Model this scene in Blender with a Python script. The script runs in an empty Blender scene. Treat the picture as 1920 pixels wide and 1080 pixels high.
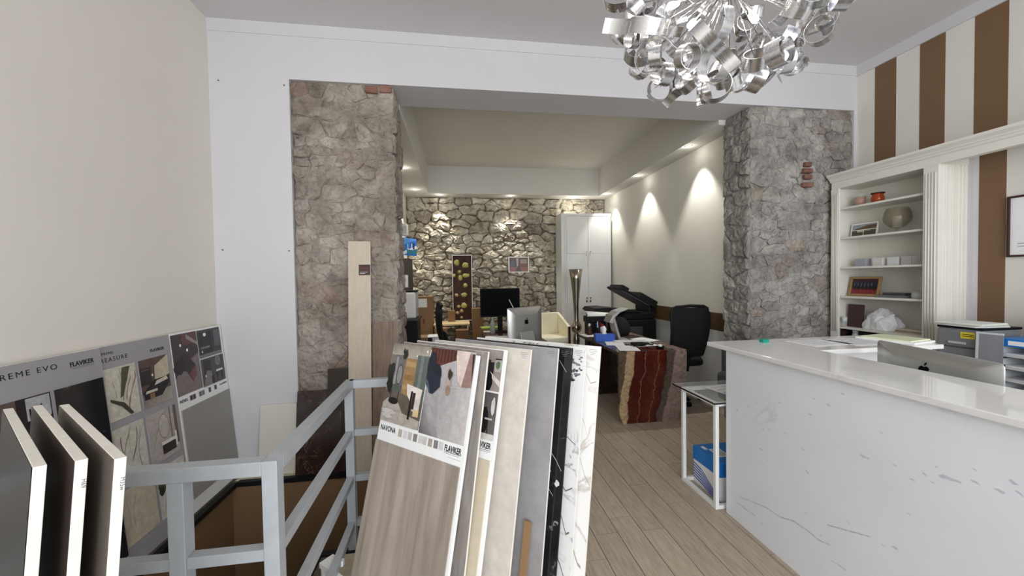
import bpy, bmesh, math, random
from mathutils import Vector, Matrix, Euler, noise
random.seed(7)
PI = math.pi
SC = bpy.context.scene
COL = SC.collection

# ------------------------------------------------------------------ camera
cam = bpy.data.cameras.new('camera'); co = bpy.data.objects.new('camera', cam); COL.objects.link(co)
yaw, pit, rol = math.radians(8.172), math.radians(1.384), math.radians(-0.890)
fw = Vector((math.sin(yaw)*math.cos(pit), math.cos(yaw)*math.cos(pit), -math.sin(pit)))
rt = Vector((math.cos(yaw), -math.sin(yaw), 0)); up = rt.cross(fw)
r2 = rt*math.cos(rol)+up*math.sin(rol); u2 = -rt*math.sin(rol)+up*math.cos(rol)
co.matrix_world = Matrix(((r2.x, u2.x, -fw.x, 0), (r2.y, u2.y, -fw.y, 0), (r2.z, u2.z, -fw.z, 1.5), (0, 0, 0, 1)))
cam.sensor_width = 36; cam.lens = 710.4/1920*36; cam.clip_start = 0.02
SC.camera = co
# ------------------------------------------------------------------ world, light, exposure
SC.view_settings.view_transform = 'Standard'; SC.view_settings.look = 'None'
SC.view_settings.gamma = 1; SC.view_settings.use_curve_mapping = False
SC.view_settings.exposure = 0.18
w = bpy.data.worlds.new('world'); SC.world = w; w.use_nodes = True
bg = w.node_tree.nodes['Background']; bg.inputs[0].default_value = (0.86, 0.93, 1.0, 1); bg.inputs[1].default_value = 1.3

def lamp(name, kind, loc, rot, energy, color, **k):
    l = bpy.data.lights.new(name, kind); l.energy = energy; l.color = color
    for a, b in k.items(): setattr(l, a, b)
    o = bpy.data.objects.new(name, l); COL.objects.link(o); o.location = loc; o.rotation_euler = rot
    return o
lamp('shopfront_daylight', 'AREA', (0.9, -2.35, 1.75), (PI/2, 0, 0), 165, (0.95, 0.975, 1.0), shape='RECTANGLE', size=4.6, size_y=2.9)
DOWN = [(-0.707, 5.39), (-0.688, 6.66), (-0.294, 7.04), (1.007, 7.03), (2.238, 7.06), (2.756, 6.75), (2.76, 5.495), (2.759, 4.21)]
for x, y in DOWN:
    lamp('downlight_lamp', 'SPOT', (x, y, 3.03), (0, 0, 0), 50, (1.0, 0.965, 0.90), spot_size=math.radians(74), spot_blend=0.55, shadow_soft_size=0.02)
    lamp('downlight_spill', 'POINT', (x, y, 3.0), (0, 0, 0), 0.5, (1.0, 0.965, 0.90), shadow_soft_size=0.03)

# ------------------------------------------------------------------ materials
def c4(c): return (c[0], c[1], c[2], 1)
def s2l(r, g, b):
    f = lambda v: ((v/255+0.055)/1.055)**2.4 if v > 10 else v/255/12.92
    return (f(r), f(g), f(b))
def ramp(nt, stops):
    r = nt.nodes.new('ShaderNodeValToRGB'); e = r.color_ramp.elements
    while len(e) < len(stops): e.new(0.5)
    for i, (p, c) in enumerate(stops):
        e[i].position = p; e[i].color = c4(c) if isinstance(c, tuple) else (c, c, c, 1)
    return r
def base(name, col=(0.5, 0.5, 0.5), rough=0.5, metal=0.0, spec=None):
    m = bpy.data.materials.new(name); m.use_nodes = True; nt = m.node_tree; b = nt.nodes['Principled BSDF']
    b.inputs['Base Color'].default_value = c4(col); b.inputs['Roughness'].default_value = rough; b.inputs['Metallic'].default_value = metal
    if spec is not None: b.inputs['Specular IOR Level'].default_value = spec
    return m, nt, b
def coords(nt, scale=(1, 1, 1), rot=(0, 0, 0), loc=(0, 0, 0)):
    t = nt.nodes.new('ShaderNodeTexCoord'); mp = nt.nodes.new('ShaderNodeMapping')
    mp.inputs['Scale'].default_value = scale; mp.inputs['Rotation'].default_value = rot; mp.inputs['Location'].default_value = loc
    nt.links.new(t.outputs['Object'], mp.inputs['Vector']); return mp.outputs[0]
def noise_(nt, vec, scale, detail=6, rough=0.55, dist=0.0):
    n = nt.nodes.new('ShaderNodeTexNoise'); n.inputs['Scale'].default_value = scale; n.inputs['Detail'].default_value = detail
    n.inputs['Roughness'].default_value = rough; n.inputs['Distortion'].default_value = dist
    nt.links.new(vec, n.inputs['Vector']); return n.outputs['Fac']
def bump(nt, b, h, strength=0.3, dist=0.01):
    n = nt.nodes.new('ShaderNodeBump'); n.inputs['Strength'].default_value = strength; n.inputs['Distance'].default_value = dist
    nt.links.new(h, n.inputs['Height']); nt.links.new(n.outputs[0], b.inputs['Normal'])
def mix(nt, f, a, b_):
    n = nt.nodes.new('ShaderNodeMix'); n.data_type = 'RGBA'
    if isinstance(f, (int, float)): n.inputs['Factor'].default_value = f
    else: nt.links.new(f, n.inputs['Factor'])
    for s, v in (('A', a), ('B', b_)):
        sock = [i for i in n.inputs if i.name == s and i.type == 'RGBA'][0]
        if isinstance(v, tuple): sock.default_value = c4(v)
        else: nt.links.new(v, sock)
    return [o for o in n.outputs if o.type == 'RGBA'][0]
def plain(name, col, rough=0.5, metal=0.0, var=0.06, scale=8, bmp=0.0, bs=200, spec=None):
    """a colour with a little tonal drift and optional fine relief"""
    m, nt, b = base(name, col, rough, metal, spec)
    v = coords(nt); f = noise_(nt, v, scale, 8, 0.62)
    lo = tuple(c*(1-var) for c in col); hi = tuple(min(1, c*(1+var)) for c in col)
    r = ramp(nt, [(0.3, lo), (0.7, hi)]); nt.links.new(f, r.inputs[0]); nt.links.new(r.outputs[0], b.inputs['Base Color'])
    if bmp: bump(nt, b, noise_(nt, v, bs, 3), bmp, 0.002)
    return m
def marble(name, col, vein, scale=2.0, width=0.03, amount=1.0, rough=0.12, cloud=0.1, rot=(0.3, 0.5, 0.7), seed=0, dist=1.2, mask=(0.45, 0.62)):
    m, nt, b = base(name, col, rough)
    v = coords(nt, rot=rot, loc=(seed*3.1, seed*1.7, seed))
    n1 = noise_(nt, v, scale, 7, 0.55, dist)
    a = nt.nodes.new('ShaderNodeMath'); a.operation = 'SUBTRACT'; nt.links.new(n1, a.inputs[0]); a.inputs[1].default_value = 0.5
    ab = nt.nodes.new('ShaderNodeMath'); ab.operation = 'ABSOLUTE'; nt.links.new(a.outputs[0], ab.inputs[0])
    r = ramp(nt, [(0.0, amount), (width, 0.0)]); nt.links.new(ab.outputs[0], r.inputs[0])
    n2 = noise_(nt, v, scale*0.7, 3); r2_ = ramp(nt, [(mask[0], 0.0), (mask[1], 1.0)]); nt.links.new(n2, r2_.inputs[0])
    mu = nt.nodes.new('ShaderNodeMath'); mu.operation = 'MULTIPLY'; nt.links.new(r.outputs[0], mu.inputs[0]); nt.links.new(r2_.outputs[0], mu.inputs[1])
    n3 = noise_(nt, v, scale*1.5, 6, 0.6); cl = ramp(nt, [(0.3, tuple(c*(1-cloud) for c in col)), (0.7, tuple(min(1, c*(1+cloud)) for c in col))]); nt.links.new(n3, cl.inputs[0])
    nt.links.new(mix(nt, mu.outputs[0], cl.outputs[0], vein), b.inputs['Base Color'])
    return m
def wood(name, c1, c2, sc=(1, 1, 12), axis_rot=(0, 0, 0), rough=0.5, island=0.0, bm_=0.05):
    """long grain: low frequency along local y"""
    m, nt, b = base(name, c1, rough)
    v = coords(nt, scale=sc, rot=axis_rot)
    if island:
        oi = nt.nodes.new('ShaderNodeObjectInfo'); ad = nt.nodes.new('ShaderNodeVectorMath'); ad.operation = 'ADD'
        cm = nt.nodes.new('ShaderNodeCombineXYZ'); ml = nt.nodes.new('ShaderNodeMath'); ml.operation = 'MULTIPLY'; ml.inputs[1].default_value = 50
        nt.links.new(oi.outputs['Random'], ml.inputs[0]); nt.links.new(ml.outputs[0], cm.inputs[0]); nt.links.new(ml.outputs[0], cm.inputs[1])
        nt.links.new(v, ad.inputs[0]); nt.links.new(cm.outputs[0], ad.inputs[1]); v = ad.outputs[0]
    f = noise_(nt, v, 4, 7, 0.62, 0.5); r = ramp(nt, [(0.3, c2), (0.65, c1)]); nt.links.new(f, r.inputs[0]); out = r.outputs[0]
    if island:
        hs = nt.nodes.new('ShaderNodeHueSaturation'); mr = nt.nodes.new('ShaderNodeMapRange')
        mr.inputs['To Min'].default_value = 1-island; mr.inputs['To Max'].default_value = 1+island
        nt.links.new(oi.outputs['Random'], mr.inputs['Value']); nt.links.new(mr.outputs[0], hs.inputs['Value']); nt.links.new(out, hs.inputs['Color']); out = hs.outputs[0]
    nt.links.new(out, b.inputs['Base Color']); bump(nt, b, f, bm_, 0.002)
    return m
def stone(name, cols, var=0.16, strength=0.8, scale=14):
    m, nt, b = base(name, cols[0], 0.92, spec=0.2)
    oi = nt.nodes.new('ShaderNodeObjectInfo'); v = coords(nt)
    f1 = noise_(nt, v, 3.2, 5, 0.6, 0.6); f2 = noise_(nt, v, scale, 9, 0.68, 0.3); f3 = noise_(nt, v, scale*4, 5, 0.7)
    r1 = ramp(nt, [(0.33, cols[0]), (0.5, cols[1]), (0.68, cols[2])]); nt.links.new(f1, r1.inputs[0])
    r2_ = ramp(nt, [(0.30, 0.45), (0.48, 0.95), (0.72, 1.25)]); nt.links.new(f2, r2_.inputs[0])
    n = nt.nodes.new('ShaderNodeMix'); n.data_type = 'RGBA'; n.blend_type = 'MULTIPLY'; n.inputs['Factor'].default_value = 0.75
    A = [i for i in n.inputs if i.type == 'RGBA']; nt.links.new(r1.outputs[0], A[0]); nt.links.new(r2_.outputs[0], A[1])
    hs = nt.nodes.new('ShaderNodeHueSaturation'); mr = nt.nodes.new('ShaderNodeMapRange')
    mr.inputs['To Min'].default_value = 1-var; mr.inputs['To Max'].default_value = 1+var
    nt.links.new(oi.outputs['Random'], mr.inputs['Value']); nt.links.new(mr.outputs[0], hs.inputs['Value'])
    nt.links.new([o for o in n.outputs if o.type == 'RGBA'][0], hs.inputs['Color']); nt.links.new(hs.outputs[0], b.inputs['Base Color'])
    ad = nt.nodes.new('ShaderNodeMath'); ad.operation = 'MULTIPLY_ADD'; ad.inputs[1].default_value = 0.35
    nt.links.new(f3, ad.inputs[0]); nt.links.new(f2, ad.inputs[2])
    vo = nt.nodes.new('ShaderNodeTexVoronoi'); vo.inputs['Scale'].default_value = scale*1.1
    wv = nt.nodes.new('ShaderNodeVectorMath'); wv.operation = 'MULTIPLY_ADD'; wv.inputs[1].default_value = (0.12, 0.12, 0.12); cx_ = nt.nodes.new('ShaderNodeTexNoise'); cx_.inputs['Scale'].default_value = 9; nt.links.new(v, cx_.inputs['Vector']); nt.links.new(cx_.outputs['Color'], wv.inputs[0]); nt.links.new(v, wv.inputs[2]); nt.links.new(wv.outputs[0], vo.inputs['Vector'])
    a2 = nt.nodes.new('ShaderNodeMath'); a2.operation = 'MULTIPLY_ADD'; a2.inputs[1].default_value = -0.9; nt.links.new(vo.outputs['Distance'], a2.inputs[0]); nt.links.new(ad.outputs[0], a2.inputs[2])
    bump(nt, b, a2.outputs[0], strength, 0.045)
    return m
def emit(name, col, strength):
    m, nt, b = base(name, col); b.inputs['Emission Color'].default_value = c4(col); b.inputs['Emission Strength'].default_value = strength; return m
def glass(name, col=(0.9, 0.97, 0.94), rough=0.0, alpha=0.15):
    m, nt, b = base(name, col, rough); b.inputs['Alpha'].default_value = alpha; return m

M = {}
M['wall_left'] = plain('cream_plaster', s2l(226, 220, 210), 0.9, var=0.02, scale=1.5, bmp=0.15, bs=120)
M['white_wall'] = plain('white_plaster', s2l(208, 206, 208), 0.85, var=0.015, scale=1.5, bmp=0.08, bs=90)
M['ceiling'] = plain('grey_white_ceiling', s2l(214, 211, 212), 0.9, var=0.015, scale=1)
M['back_wall_paint'] = plain('warm_white_paint', s2l(230, 228, 218), 0.9, var=0.015, scale=1)
M['tray_paint'] = plain('ceiling_recess_paint', s2l(216, 213, 206), 0.9, var=0.015, scale=1)
M['stripe_white'] = plain('ivory_wallpaper', s2l(224, 220, 212), 0.85, var=0.015)
M['brown'] = plain('brown_paint', s2l(120, 92, 66), 0.8, var=0.04)
M['well_brown'] = plain('stairwell_brown_paint', s2l(124, 96, 66), 0.85, var=0.05, scale=2)
M['black'] = plain('matt_black', (0.008, 0.008, 0.009), 0.5, spec=0.2)
M['black_gloss'] = plain('gloss_black', (0.004, 0.004, 0.005), 0.6, spec=0.05)
M['black_fabric'] = plain('black_fabric', (0.016, 0.016, 0.017), 0.95, var=0.3, scale=60, bmp=0.4, bs=400, spec=0.2)
M['dark_grey'] = plain('dark_grey_plastic', (0.05, 0.05, 0.052), 0.45)
M['grey_paint'] = plain('grey_enamel', s2l(166, 170, 174), 0.38, var=0.06, scale=18, bmp=0.12, bs=60)
M['white'] = plain('white_lacquer', s2l(236, 236, 234), 0.35, var=0.02)
M['white_matt'] = plain('white_paper', s2l(240, 240, 240), 0.8, var=0.02)
M['core'] = plain('ceramic_edge', s2l(226, 221, 210), 0.7, var=0.06, scale=60, bmp=0.1, bs=300)
M['cream'] = plain('cream_lacquer', s2l(230, 227, 217), 0.5, var=0.02)
M['cream_leather'] = plain('cream_leather', s2l(246, 239, 212), 0.5, var=0.04, bmp=0.1, bs=200)
M['alu'] = plain('silver_aluminium', s2l(190, 190, 188), 0.35, metal=0.75, var=0.03)
M['chrome'] = plain('polished_steel', (0.8, 0.8, 0.8), 0.12, metal=1.0)
M['pewter'] = plain('hammered_pewter', s2l(172, 164, 150), 0.22, metal=0.95, var=0.15, scale=14, bmp=0.1, bs=40)
M['cardboard'] = plain('brown_cardboard', s2l(146, 114, 80), 0.85, var=0.06, scale=12)
M['card_dark'] = plain('inner_cardboard', s2l(112, 78, 48), 0.85)
M['light_wood'] = wood('pale_beech', s2l(232, 206, 160), s2l(212, 182, 134), (1, 6, 6))
M['oak_frame'] = wood('oak_frame', s2l(164, 134, 92), s2l(140, 110, 72), (4, 4, 4))
M['dark_wood'] = wood('dark_mahogany', s2l(66, 30, 26), s2l(40, 18, 16), (4, 4, 4))
M['blue'] = plain('blue_cardboard', s2l(10, 120, 205), 0.45, var=0.03)
M['blue_dark'] = plain('royal_blue_cardboard', s2l(20, 78, 176), 0.45)
M['yellow'] = plain('yellow_label', s2l(232, 214, 60), 0.6)
M['pale_yellow'] = plain('pale_green_paper', s2l(226, 232, 196), 0.8)
M['green'] = plain('lime_green_paper', s2l(150, 180, 70), 0.7)
M['teal'] = plain('teal_glass', s2l(20, 150, 130), 0.1)
M['ink'] = plain('black_ink', (0.012, 0.012, 0.014), 0.6)
M['grey_ink'] = plain('grey_ink', s2l(110, 112, 118), 0.7)
M['grey_clear'] = plain('smoky_plastic', s2l(130, 132, 136), 0.25)
M['tray_grey'] = plain('letter_tray_grey', s2l(196, 198, 200), 0.35)
M['red'] = plain('red_plastic', s2l(170, 36, 34), 0.4)
M['glass'] = glass('clear_glass', (0.85, 0.93, 0.90), 0.02, 0.16)
M['glass_edge'] = plain('dark_green_glass_edge', (0.008, 0.014, 0.012), 0.1)
M['amber'] = plain('amber_wax', s2l(186, 98, 24), 0.25)
M['terracotta'] = plain('orange_brown_glass', s2l(166, 66, 28), 0.2)
M['wax'] = plain('white_wax', s2l(250, 248, 242), 0.4)
M['rock'] = plain('white_alabaster', s2l(236, 238, 240), 0.7, var=0.05, scale=20, bmp=0.5, bs=30)
M['mortar'] = stone('lime_mortar', [s2l(138, 128, 116), s2l(160, 150, 138), s2l(176, 168, 156)], 0.0, 0.8, 10)
M['mortar_grey'] = stone('grey_mortar', [s2l(146, 142, 138), s2l(168, 165, 161), s2l(186, 183, 180)], 0.0, 0.8, 10)
M['mortar_back'] = stone('dark_mortar', [s2l(112, 102, 86), s2l(134, 124, 106), s2l(148, 138, 120)], 0.0, 0.9, 10)  # darker brown-grey joint colour for the rubble back wall
M['stone_taupe'] = stone('taupe_stone', [s2l(152, 140, 128), s2l(178, 167, 155), s2l(198, 189, 178)], 0.14, 0.9)
M['stone_grey'] = stone('grey_stone', [s2l(152, 147, 141), s2l(180, 175, 168), s2l(203, 199, 192)], 0.16, 0.9)
M['stone_rose'] = stone('rosy_stone', [s2l(152, 130, 118), s2l(176, 158, 145), s2l(190, 178, 165)], 0.1, 0.9)
M['stone_cream'] = stone('cream_rubble_stone', [s2l(174, 162, 140), s2l(208, 200, 182), s2l(228, 222, 206)], 0.18, 0.8, 10)
M['brick'] = stone('red_brick', [s2l(118, 84, 72), s2l(140, 104, 90), s2l(162, 128, 112)], 0.12, 0.5)
M['plank'] = wood('timber_look_tile', s2l(188, 173, 154), s2l(158, 143, 124), (16, 1.6, 1), rough=0.42, island=0.07)
M['plank_pale'] = wood('pale_timber_tile', s2l(206, 194, 168), s2l(188, 174, 148), (6, 3, 1), rough=0.5, island=0.03)
M['grout'] = plain('dark_grout', s2l(96, 86, 72), 0.9)
M['counter_top'] = marble('white_polished_marble', s2l(232, 231, 229), s2l(196, 192, 188), 2.5, 0.02, 0.35, 0.06, 0.03)
M['counter_front'] = marble('white_marble_front', s2l(236, 239, 245), s2l(196, 200, 208), 1.6, 0.03, 0.35, 0.28, 0.03, rot=(0.2, 0.1, 0.3), seed=2.3, mask=(0.54, 0.64))
M['black_marble'] = marble('black_marble', (0.012, 0.012, 0.014), s2l(190, 190, 190), 4.5, 0.012, 0.9, 0.12, 0.4, mask=(0.5, 0.62))
M['calacatta'] = marble('white_calacatta', s2l(236, 234, 232), s2l(168, 156, 142), 1.8, 0.016, 0.9, 0.2, 0.02, seed=1)
M['arabesque'] = marble('white_grey_veined', s2l(230, 229, 228), s2l(92, 92, 96), 2.4, 0.014, 1.0, 0.2, 0.03, seed=5)
M['pale_marble'] = marble('pale_veined_tile', s2l(214, 210, 200), s2l(156, 150, 136), 1.2, 0.012, 0.9, 0.25, 0.03, seed=3)
M['emperador'] = marble('dark_brown_marble', s2l(46, 32, 28), s2l(126, 102, 82), 5, 0.012, 0.8, 0.15, 0.3, seed=4)
M['dark_slab'] = marble('dark_umber_slab', s2l(58, 48, 43), s2l(84, 74, 66), 2, 0.03, 0.5, 0.34, 0.2)
M['black_slab'] = marble('black_slab', s2l(24, 22, 22), s2l(60, 56, 54), 2, 0.02, 0.4, 0.34, 0.3)
for k_ in ('dark_slab', 'black_slab'): M[k_].node_tree.nodes['Principled BSDF'].inputs['Specular IOR Level'].default_value = 0.12
M['grey_slab'] = marble('taupe_slab', s2l(92, 84, 76), s2l(120, 112, 102), 2, 0.03, 0.5, 0.34, 0.15)
M['concrete'] = plain('grey_concrete_tile', s2l(152, 149, 150), 0.45, var=0.16, scale=9)
M['beige_concrete'] = plain('beige_concrete_tile', s2l(206, 198, 188), 0.5, var=0.13, scale=16)
M['cream_tile'] = plain('sand_tile', s2l(202, 190, 168), 0.5, var=0.07, scale=9)
M['rebel'] = plain('mid_grey_tile', s2l(150, 147, 140), 0.5, var=0.05, scale=5)
M['travertine'] = wood('vein_cut_travertine', s2l(176, 164, 152), s2l(132, 120, 108), (3.6, 3.6, 0.28), rough=0.4)
M['travertine_grey'] = wood('grey_travertine', s2l(164, 156, 150), s2l(124, 116, 110), (7, 7, 0.9), rough=0.4)
M['beige_plank'] = wood('beige_porcelain_plank', s2l(200, 186, 168), s2l(188, 174, 156), (8, 8, 1.5), rough=0.6)
M['walnut_plank'] = wood('walnut_look_plank', s2l(138, 116, 98), s2l(100, 80, 66), (12, 12, 1.0), rough=0.5)
M['dark_plank'] = plain('chocolate_tile', s2l(44, 30, 24), 0.3, var=0.1)
M['poster_grey'] = plain('grey_printed_board', s2l(158, 155, 158), 0.5, var=0.02)
M['dado'] = marble('brown_dado_stone', s2l(92, 74, 50), s2l(140, 118, 88), 3, 0.02, 0.6, 0.3, 0.2)
M['dado_pale'] = plain('pale_dado_panel', s2l(226, 228, 226), 0.4, var=0.02)
M['rosso'] = marble('red_levanto_marble', s2l(110, 36, 34), s2l(200, 180, 170), 3, 0.02, 0.8, 0.2, 0.3)
def banded(name):
    """marble of broad slanted bands: grey brown, sand, deep red with pale lines, grey, mottled pink"""
    m, nt, b = base(name, (0.1, 0.02, 0.02), 0.14)
    v = coords(nt); sp = nt.nodes.new('ShaderNodeSeparateXYZ'); nt.links.new(v, sp.inputs[0])
    wv = noise_(nt, v, 3.0, 5, 0.6)
    a = nt.nodes.new('ShaderNodeMath'); a.operation = 'MULTIPLY_ADD'; a.inputs[1].default_value = -0.16; nt.links.new(sp.outputs[2], a.inputs[0]); nt.links.new(sp.outputs[0], a.inputs[2])
    c = nt.nodes.new('ShaderNodeMath'); c.operation = 'MULTIPLY_ADD'; c.inputs[1].default_value = 0.20; nt.links.new(wv, c.inputs[0]); nt.links.new(a.outputs[0], c.inputs[2])
    mr = nt.nodes.new('ShaderNodeMapRange'); mr.inputs['From Min'].default_value = -0.01; mr.inputs['From Max'].default_value = 0.87; nt.links.new(c.outputs[0], mr.inputs['Value'])
    G, S, R1, R2, PK, GY, LN = s2l(86, 74, 60), s2l(172, 146, 112), s2l(74, 26, 20), s2l(92, 40, 27), s2l(156, 136, 126), s2l(96, 84, 74), s2l(150, 104, 88)
    rr = ramp(nt, [(0.0, G), (0.09, G), (0.10, S), (0.20, S), (0.215, R1), (0.33, R1), (0.335, LN), (0.342, R1), (0.485, R2), (0.49, LN), (0.497, R2), (0.58, R1), (0.60, GY), (0.68, GY), (0.70, PK)])
    nt.links.new(mr.outputs[0], rr.inputs[0])
    f = noise_(nt, v, 26, 6, 0.7, 1.0); r2_ = ramp(nt, [(0.35, 0.5), (0.6, 1.2)]); nt.links.new(f, r2_.inputs[0])
    n = nt.nodes.new('ShaderNodeMix'); n.data_type = 'RGBA'; n.blend_type = 'MULTIPLY'; n.inputs['Factor'].default_value = 0.85
    A = [i for i in n.inputs if i.type == 'RGBA']; nt.links.new(rr.outputs[0], A[0]); nt.links.new(r2_.outputs[0], A[1])
    nt.links.new([o for o in n.outputs if o.type == 'RGBA'][0], b.inputs['Base Color']); return m
M['banded'] = banded('banded_onyx_marble')
def brushed():
    m, nt, b = base('brushed_aluminium', s2l(216, 216, 219), 0.25, 1.0)
    t = nt.nodes.new('ShaderNodeTexCoord'); mp = nt.nodes.new('ShaderNodeMapping'); mp.inputs['Scale'].default_value = (4, 4, 300)
    nt.links.new(t.outputs['Object'], mp.inputs[0]); f = noise_(nt, mp.outputs[0], 2, 3)
    r = ramp(nt, [(0.3, 0.17), (0.7, 0.32)]); nt.links.new(f, r.inputs[0]); nt.links.new(r.outputs[0], b.inputs['Roughness'])
    return m
M['brushed'] = brushed()
M['bulb'] = emit('glowing_capsule', (1.0, 0.94, 0.80), 45)
M['led'] = emit('downlight_lens', (1.0, 0.95, 0.86), 14)
def printed():
    m, nt, b = base('printed_picture', (1, 1, 1), 0.35)
    a = nt.nodes.new('ShaderNodeAttribute'); a.attribute_name = 'Col'
    f = noise_(nt, coords(nt), 30, 5, 0.65); r = ramp(nt, [(0.3, 0.78), (0.7, 1.14)]); nt.links.new(f, r.inputs[0])
    n = nt.nodes.new('ShaderNodeMix'); n.data_type = 'RGBA'; n.blend_type = 'MULTIPLY'; n.inputs['Factor'].default_value = 1
    A = [i for i in n.inputs if i.type == 'RGBA']; nt.links.new(a.outputs['Color'], A[0]); nt.links.new(r.outputs[0], A[1])
    nt.links.new([o for o in n.outputs if o.type == 'RGBA'][0], b.inputs['Base Color']); return m
M['print'] = printed()

# ------------------------------------------------------------------ helpers
def root(name, label, cat, loc=(0, 0, 0), rz=0, group=None, mw=None):
    o = bpy.data.objects.new(name, None); COL.objects.link(o); o.empty_display_size = 0.05
    o.location = loc; o.rotation_euler = (0, 0, rz)
    if mw is not None: o.matrix_world = mw
    o['label'] = label; o['category'] = cat
    if group: o['group'] = group
    return o
def tag(o, label=None, cat=None, group=None, kind=None):
    if label: o['label'] = label
    if cat: o['category'] = cat
    if group: o['group'] = group
    if kind: o['kind'] = kind
    return o
class MB:
    def __init__(s): s.v = []; s.f = []; s.m = []; s.sm = []; s.uv = None
    def add(s, vs, fs, mi=0, smooth=False, mat=None):
        k = len(s.v)
        for p in vs:
            p = Vector(p); s.v.append(tuple(mat @ p) if mat else tuple(p))
        for f in fs: s.f.append(tuple(i+k for i in f)); s.m.append(mi); s.sm.append(smooth)
        return s
    def box(s, x0, x1, y0, y1, z0, z1, mi=0, mat=None):
        return s.add([(x0, y0, z0), (x1, y0, z0), (x1, y1, z0), (x0, y1, z0), (x0, y0, z1), (x1, y0, z1), (x1, y1, z1), (x0, y1, z1)],
                     [(0, 3, 2, 1), (4, 5, 6, 7), (0, 1, 5, 4), (1, 2, 6, 5), (2, 3, 7, 6), (3, 0, 4, 7)], mi, mat=mat)
    def prism(s, pts, a, b_, axis='y', mi=0, smooth=False):
        n = len(pts)
        def P(p, t): return {'y': (p[0], t, p[1]), 'x': (t, p[0], p[1]), 'z': (p[0], p[1], t)}[axis]
        vs = [P(p, a) for p in pts]+[P(p, b_) for p in pts]
        s.add(vs, [tuple(range(n))[::-1], tuple(range(n, 2*n))], mi)
        k = len(s.v)-2*n
        for i in range(n):
            j = (i+1) % n; s.f.append((k+i, k+j, k+n+j, k+n+i)); s.m.append(mi); s.sm.append(smooth)
        return s
    def lathe(s, prof, n=24, mi=0, c=(0, 0, 0), mat=None, cap=True):
        vs = []; fs = []
        for r, z in prof:
            for i in range(n): vs.append((c[0]+r*math.cos(2*PI*i/n), c[1]+r*math.sin(2*PI*i/n), c[2]+z))
        for k in range(len(prof)-1):
            for i in range(n):
                j = (i+1) % n; fs.append((k*n+i, k*n+j, (k+1)*n+j, (k+1)*n+i))
        s.add(vs, fs, mi, True, mat)
        if cap:
            k0 = len(s.v)-len(vs)
            if prof[0][0] > 1e-4: s.f.append(tuple(range(k0, k0+n))[::-1]); s.m.append(mi); s.sm.append(False)
            if prof[-1][0] > 1e-4: s.f.append(tuple(range(len(s.v)-n, len(s.v)))); s.m.append(mi); s.sm.append(False)
        return s
    def tube(s, pts, r, n=8, mi=0, square=False):
        pts = [Vector(p) for p in pts]; k0 = len(s.v); N = len(pts)
        nn = 4 if square else n
        for i, p in enumerate(pts):
            t = (pts[min(i+1, N-1)]-pts[max(i-1, 0)]).normalized()
            a = Vector((0, 0, 1)) if abs(t.z) < 0.9 else Vector((1, 0, 0))
            x = t.cross(a).normalized(); y = x.cross(t).normalized()
            rr = r[i] if isinstance(r, (list, tuple)) else r
            for q in range(nn):
                an = 2*PI*(q+(0.5 if square else 0))/nn; m_ = rr*(1.41421 if square else 1)
                s.v.append(tuple(p+x*math.cos(an)*m_+y*math.sin(an)*m_))
        for i in range(N-1):
            for q in range(nn):
                j = (q+1) % nn; s.f.append((k0+i*nn+q, k0+i*nn+j, k0+(i+1)*nn+j, k0+(i+1)*nn+q)); s.m.append(mi); s.sm.append(not square)
        s.f.append(tuple(range(k0, k0+nn))[::-1]); s.m.append(mi); s.sm.append(False)
        s.f.append(tuple(range(k0+(N-1)*nn, k0+N*nn))); s.m.append(mi); s.sm.append(False)
        return s
    def mesh(s, name, mats):
        me = bpy.data.meshes.new(name); me.from_pydata(s.v, [], s.f)
        for m in (mats if isinstance(mats, (list, tuple)) else [mats]): me.materials.append(M[m] if isinstance(m, str) else m)
        me.polygons.foreach_set('material_index', s.m); me.polygons.foreach_set('use_smooth', s.sm); me.update()
        bm = bmesh.new(); bm.from_mesh(me); bmesh.ops.recalc_face_normals(bm, faces=bm.faces); bm.to_mesh(me); bm.free()
        return me
    def build(s, name, mats, parent=None, bev=0.0, loc=None, label=None):
        o = bpy.data.objects.new(name, s.mesh(name, mats)); COL.objects.link(o)
        if parent: o.parent = parent
        if loc: o.location = loc
        if label: o['label'] = label
        if bev:
            b = o.modifiers.new('bevel', 'BEVEL'); b.width = bev; b.segments = 2; b.limit_method = 'ANGLE'; b.angle_limit = math.radians(40)
        return o
def box(name, mat, parent, x0, x1, y0, y1, z0, z1, bev=0.0, label=None):
    return MB().box(x0, x1, y0, y1, z0, z1).build(name, mat, parent, bev, label=label)
def struct(o, label=None):
    o['kind'] = 'structure'
    if label: o['label'] = label
    return o
def copy_tree(o, parent=None):
    c = o.copy(); COL.objects.link(c)
    if parent: c.parent = parent
    for ch in list(o.children): copy_tree(ch, c)
    return c
def frame(origin, xdir, zdir):
    x = Vector(xdir).normalized(); z = Vector(zdir).normalized(); z = (z-x*z.dot(x)).normalized(); y = z.cross(x)
    return Matrix(((x.x, y.x, z.x, origin[0]), (x.y, y.y, z.y, origin[1]), (x.z, y.z, z.z, origin[2]), (0, 0, 0, 1)))
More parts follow.
